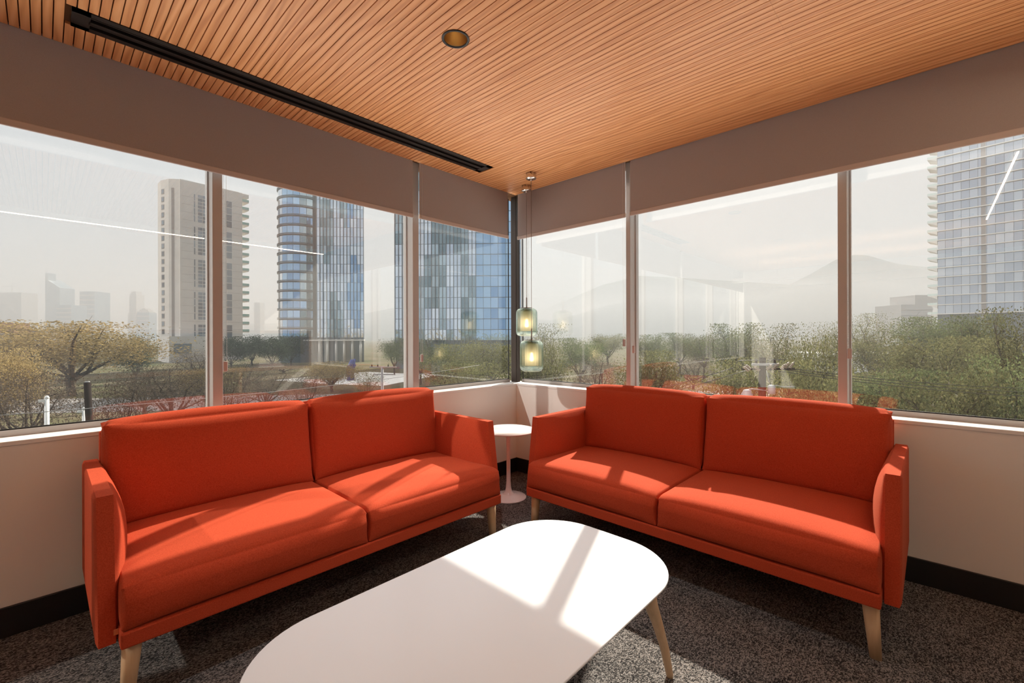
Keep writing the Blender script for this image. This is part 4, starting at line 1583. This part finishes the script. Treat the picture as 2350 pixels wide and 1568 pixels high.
TREES = [
    ('yellow', 165, 742, 82.4, 350, 'large yellow autumn tree filling the lower leftmost pane'),
    ('yellow', -10, 800, 43.2, 190, 'golden tree cut by the left picture edge'),
    ('bare', 60, 845, 37.2, 230, 'dark bare tree in front at the left, beside the white lamp post'),
    ('bare', 395, 838, 50.5, 210, 'brown bare tree right of the dark wooden pole'),
    ('bare', 275, 860, 31.0, 170, 'bare tree behind the dark wooden pole'),
    ('evergreen', 312, 768, 105.0, 62, 'round dark pine below the slim hazy towers'),
    ('bare', 455, 800, 110.0, 120, 'brown bare tree in front of the beige tower podium'),
    ('evergreen', 530, 772, 150.0, 66, 'dark evergreen just right of the left mullion'),
    ('evergreen', 578, 768, 170.0, 70, 'dark evergreen at the foot of the beige tower balconies'),
    ('evergreen', 625, 772, 150.0, 70, 'dark evergreen left of the rounded glass tower'),
    ('evergreen', 668, 770, 166.8, 66, 'dark evergreen below the rounded glass tower'),
    ('bare', 560, 832, 88.0, 150, 'brown leafless thicket tree below the evergreens, left one'),
    ('bare', 650, 836, 132.6, 140, 'brown leafless thicket tree below the evergreens, right one'),
    ('bare', 520, 845, 29.3, 150, 'brown bare tree just right of the left mullion, by the street'),
    ('bare', 610, 850, 62.0, 150, 'brown bare tree by the street below the beige tower'),
    ('bare', 700, 845, 46.5, 140, 'brown bare tree by the street below the rounded glass tower'),
    ('bare', 330, 850, 60.7, 170, 'brown bare tree below the round dark pine'),
    ('yellow', 470, 845, 73.4, 120, 'small golden brown tree behind the left mullion'),
    ('yellow', 762, 832, 86.4, 130, 'small yellowing tree beside the street below the glass tower'),
    ('sparse', 842, 846, 62.9, 70, 'thin young tree in front of the plaza'),
    ('green', 905, 776, 125.0, 60, 'green tree between the two glass towers'),
    ('green', 965, 778, 100.0, 90, 'green tree just right of the second left mullion'),
    ('olive', 1030, 790, 62.0, 130, 'olive bush tree below the finned tower, left of the pendants'),
    ('olive', 1125, 780, 79.0, 150, 'wide olive tree left of the dark corner post'),
    ('olive', 1070, 832, 47.6, 130, 'low olive tree in front, below the finned tower'),
    ('olive', 1225, 792, 40.0, 150, 'olive tree right behind the pendant lamps'),
    ('sparse', 1255, 742, 46.0, 90, 'twiggy tree rising right of the pendant lamps'),
    ('green', 1330, 776, 92.0, 110, 'green tree in the pane right of the corner'),
    ('olive', 1395, 766, 167.6, 90, 'distant olive tree left of the first right mullion'),
    ('bare', 1370, 812, 60.0, 130, 'reddish brown tree left of the first right mullion'),
    ('green', 1490, 768, 120.0, 90, 'distant green tree right of the first right mullion'),
    ('green', 1560, 764, 130.0, 90, 'distant green tree below the low hill'),
    ('olive', 1615, 766, 110.0, 90, 'distant olive tree left of the utility pole group'),
    ('olive', 1500, 805, 45.6, 150, 'olive tree in the middle distance right of the first right mullion'),
    ('bare', 1590, 818, 89.1, 120, 'brownish tree left of the utility pole'),
    ('green', 1690, 742, 74.1, 130, 'dense green tree behind the utility pole'),
    ('sparse', 1775, 742, 52.1, 120, 'thin branched tree right above the utility pole'),
    ('olive', 1850, 770, 30.0, 120, 'olive tree below the mountain slope'),
    ('sparse', 1905, 738, 54.0, 90, 'twiggy tree just left of the second right mullion'),
    ('olive', 1700, 822, 36.0, 170, 'low olive tree directly behind the utility pole'),
    ('olive', 1840, 828, 25.1, 190, 'broad olive tree right of the utility pole'),
    ('sparse', 1995, 718, 85.0, 90, 'taller hazy tree right of the second right mullion'),
    ('olive', 2010, 778, 75.1, 150, 'olive tree just right of the second right mullion'),
    ('green', 2140, 726, 95.3, 170, 'bright green tree below the balcony tower'),
    ('green', 2230, 722, 61.9, 130, 'green crown under the balcony tower facade'),
    ('olive', 2110, 772, 45.0, 190, 'olive tree in the middle of the rightmost pane'),
    ('olive', 2250, 775, 49.5, 200, 'large olive tree in the right part of the rightmost pane'),
    ('sparse', 2335, 704, 32.0, 170, 'tall reddish tree at the right picture edge'),
    ('green', 2040, 845, 33.4, 220, 'low green tree above the right sill'),
    ('olive', 2190, 838, 24.0, 230, 'low olive tree above the right sill, farther right'),
    ('green', 2330, 815, 26.5, 200, 'green tree at the lower right edge of the window'),
    ('olive', 1940, 850, 42.0, 180, 'low olive tree behind the second right mullion'),
]
for k in TREES:
    tree(*k)

# ------------------------------------------------------------------ street furniture
up = at(1750, 821, 15.5)
pole = empty('utility_pole', (up.x, up.y, GZ), math.atan2(RGT.y, RGT.x))
tag(pole, 'weathered wooden utility pole with insulators and transformer outside the right window', 'utility pole')
PH = up.z - GZ
MB().tube([(0, 0, 0), (-0.02, 0, PH * .9), (0, 0, PH)], [0.16, 0.115, 0.105], 12).build('post', M['pole'], pole)
MB().box(-0.45, 0.42, -0.16, -0.10, PH - 0.27, PH - 0.19).build('crossarm', M['galv'], pole)
MB().tube([(-1.0, -0.1, PH - 0.30), (-0.93, -0.1, PH - 0.12), (-0.80, -0.1, PH - 0.09), (0, -0.12, PH - 0.08), (0.75, -0.1, PH - 0.06)], 0.012, 6).build('jumper_wire', M['wire'], pole)


def insulator(x, y, z, tilt, name='insulator'):
    pr = []
    for k in range(4):
        z0 = k * 0.055
        pr += [(0.022, z0), (0.058, z0 + 0.012), (0.045, z0 + 0.03), (0.022, z0 + 0.05)]
    mb = MB().lathe([(0.0, 0.0)] + pr + [(0.012, 0.25), (0.0, 0.26)], 10)
    c_, s_ = math.cos(tilt), math.sin(tilt)
    mb.v = [(px_ * c_ - pz * s_, py_, px_ * s_ + pz * c_) for px_, py_, pz in mb.v]
    return mb.build(name, M['porcelain'], pole, (x, y, z))


for x, y, dz, tl in ((-0.62, -0.25, -0.44, 0.9), (-0.45, -0.05, -0.40, 0.9), (-0.25, -0.25, -0.43, 0.9), (0.02, -0.22, -0.40, -0.8), (0.22, -0.2, -0.40, -0.7), (0.38, -0.05, -0.38, -0.7), (0.52, -0.2, -0.40, -0.7), (0.72, -0.1, -0.36, -0.6), (0.88, -0.1, -0.36, -0.6)):
    insulator(x, y, PH + dz, tl)
MB().box(-0.75, 1.1, -0.06, 0.02, PH - 0.43, PH - 0.36).build('crossarm', M['pole'], pole)
MB().tube([(-0.22, 0, PH - 0.24), (-0.22, 0, PH - 0.05)], [0.05, 0.035], 8).build('cap_insulator', M['pole'], pole)
MB().tube([(0.42, 0, PH - 0.24), (0.42, 0, PH - 0.05)], [0.05, 0.035], 8).build('cap_insulator', M['pole'], pole)
MB().tube([(0.05, -0.14, PH - 0.45), (0.15, -0.14, PH - 0.85)], 0.015, 6).build('brace', M['galv'], pole)
MB().lathe([(0.0, PH - 1.25), (0.12, PH - 1.25), (0.12, PH - 0.98), (0.06, PH - 0.94), (0.0, PH - 0.93)], 16, 0.22, -0.15).build('fuse_can', M['galv'], pole)
MB().lathe([(0.0, PH - 1.75), (0.17, PH - 1.75), (0.17, PH - 1.25), (0.13, PH - 1.2), (0.13, PH - 1.12), (0.05, PH - 1.1), (0.0, PH - 1.1)], 18, -0.62, -0.15).build('transformer', M['galv'], pole)
MB().box(-1.2, 1.3, -0.1, -0.02, PH - 1.72, PH - 1.62).build('lower_crossarm', M['galv'], pole)
MB().tube([(0.3, -0.15, PH - 0.95), (0.6, -0.2, PH - 0.99), (1.0, -0.2, PH - 0.99)], 0.014, 6).build('drop_wire', M['galv'], pole)
MB().tube([(-0.85, -0.1, PH - 1.35), (-0.70, -0.1, PH - 1.12), (-0.4, -0.1, PH - 1.08), (0.1, -0.1, PH - 1.14)], 0.02, 6).build('loop_wire', M['galv'], pole)


def wire(name, pts, r_, label, mat='wire'):
    p0, p1 = [at(*q) for q in pts]
    run = []
    for k in range(13):
        t = k / 12
        p = p0.lerp(p1, t)
        p.z -= 0.35 * (p1 - p0).length / 30 * 4 * t * (1 - t)
        run.append(p[:])
    o = MB().tube(run, r_, 5).build(name, M[mat])
    tag(o, label, 'power line', 'overhead wires')
    return o


wire('power_line', ((1822, 847, 15.5), (2420, 892, 19)), 0.012, 'upper dark overhead wire running right from the utility pole')
wire('power_line', ((1800, 849, 15.4), (2420, 902, 18.5)), 0.012, 'middle dark overhead wire running right from the utility pole')
wire('power_line', ((1790, 852, 15.3), (2420, 912, 18)), 0.012, 'lowest dark overhead wire running right from the utility pole')
wire('power_line', ((1682, 845, 15.6), (1330, 935, 21)), 0.012, 'upper overhead wire running left from the utility pole')
wire('power_line', ((1730, 845, 15.6), (1330, 950, 20)), 0.012, 'lower overhead wire running left from the utility pole')
wire('power_line', ((-60, 958, 17), (1100, 838, 40)), 0.016, 'pale cable sagging across the lower left windows', 'galv')


def lamp_post(px, top, d, label):
    p = at(px, top, d)
    o = empty('lamp_post', (p.x, p.y, GZ))
    tag(o, label, 'post')
    h_ = p.z - GZ
    MB().tube([(0, 0, 0), (0, 0, h_ - 0.15)], [0.11, 0.085], 12).build('post', M['lamp_white'], o)
    MB().lathe([(0.0, h_), (0.06, h_ - 0.02), (0.10, h_ - 0.12), (0.085, h_ - 0.16)], 14).build('cap', M['lamp_white'], o)
    MB().box(0.05, 0.28, -0.05, 0.05, h_ - 0.30, h_ - 0.18).build('bracket', M['lamp_white'], o)
    return o


lamp_post(107, 908, 21, 'white metal lamp post outside the leftmost pane')
lamp_post(192, 935, 26, 'short white post beside the dark wooden pole')
wpp = at(203, 878, 24)
wpo = empty('wooden_pole', (wpp.x, wpp.y, GZ))
tag(wpo, 'dark leaning wooden pole outside the leftmost pane', 'pole')
MB().tube([(-0.25, 0.05, 0), (0.05, 0, wpp.z - GZ)], [0.19, 0.15], 12).build('shaft', M['pole'], wpo)
MB().tube([(0.05, 0, wpp.z - GZ), (0.05, 0, wpp.z - GZ + 0.06)], [0.12, 0.10], 10).build('cap', M['galv'], wpo)

# street lamp mast with cross arm near the second left mullion
smp = at(877, 842, 30)
sm = empty('signal_mast', (smp.x, smp.y, GZ), math.atan2(RGT.y, RGT.x))
tag(sm, 'grey mast with a cross bar and wires near the second left mullion', 'mast')
hs_ = smp.z - GZ
MB().tube([(0, 0, 0), (0, 0, hs_)], [0.12, 0.09], 10).build('mast', M['galv'], sm)
MB().box(-0.85, 0.95, -0.05, 0.05, hs_ - 0.06, hs_ + 0.02).build('cross_bar', M['galv'], sm)
MB().box(-0.6, 0.8, -0.05, 0.05, hs_ - 0.55, hs_ - 0.48).build('lower_bar', M['galv'], sm)
for x in (-0.7, -0.3, 0.4, 0.8):
    MB().tube([(x, 0, hs_), (x, 0, hs_ + 0.16)], [0.05, 0.03], 8).build('insulator', M['pole'], sm)

# blue sculpture on the plaza
bs = at(808, 833, 110)
bo = empty('sculpture', (bs.x, bs.y, GZ))
tag(bo, 'glossy blue abstract sculpture on the plaza', 'sculpture')
rsx = random.Random(4)
hb = bs.z - GZ + 1.0
for k in range(6):
    pts = [(rsx.uniform(-1.2, 1.2), rsx.uniform(-0.8, 0.8), 0.0), (rsx.uniform(-1.6, 1.6), rsx.uniform(-1, 1), hb * rsx.uniform(0.35, 0.6)), (rsx.uniform(-1.2, 1.2), rsx.uniform(-0.8, 0.8), hb * rsx.uniform(0.7, 1.0))]
    MB().tube(pts, [0.25, 0.55, 0.3], 8).build('blue_form', M['blue_paint'], bo)

# iron fence along the street
fo = empty('iron_fence', at(790, 900, 52)[:2] + (GZ,), math.atan2(RGT.y, RGT.x))
tag(fo, 'pale iron picket fence along the street below the left windows', 'fence')
pk = None
for k in range(60):
    if pk is None:
        pk = MB().box(-0.03, 0.03, -0.03, 0.03, 0, 2.6).build('picket', M['lamp_white'], fo, (-9 + k * 0.3, 0, 0))
    else:
        share(pk, 'picket', fo, (-9 + k * 0.3, 0, 0))
MB().box(-9.1, 8.9, -0.04, 0.04, 2.3, 2.38).build('top_rail', M['lamp_white'], fo)
MB().box(-9.1, 8.9, -0.04, 0.04, 0.3, 0.38).build('bottom_rail', M['lamp_white'], fo)

# ------------------------------------------------------------------ haze over the city
m, nt, out = new_mat('haze')
vsn = nt.nodes.new('ShaderNodeVolumeScatter')
vsn.inputs['Color'].default_value = (0.91, 0.955, 1.0, 1)
vsn.inputs['Density'].default_value = 0.00059
vsn.inputs['Anisotropy'].default_value = 0.1
vab = nt.nodes.new('ShaderNodeVolumeAbsorption')
vab.inputs['Color'].default_value = (0.55, 0.55, 0.55, 1)
vab.inputs['Density'].default_value = 0.0008
vad = nt.nodes.new('ShaderNodeAddShader')
nt.links.new(vsn.outputs[0], vad.inputs[0])
nt.links.new(vab.outputs[0], vad.inputs[1])
nt.links.new(vad.outputs[0], out.inputs['Volume'])
HZ0, HZ1, E_ = GZ - 0.5, 240.0, 5600.0
hz = MB().prism([(-1.5, 900), (-E_, 900), (-E_, -E_), (900, -E_), (900, -1.5), (-1.5, -1.5)], HZ0, HZ1).build('haze', m)
tag(hz, 'thin grey morning haze over the city', kind='stuff')
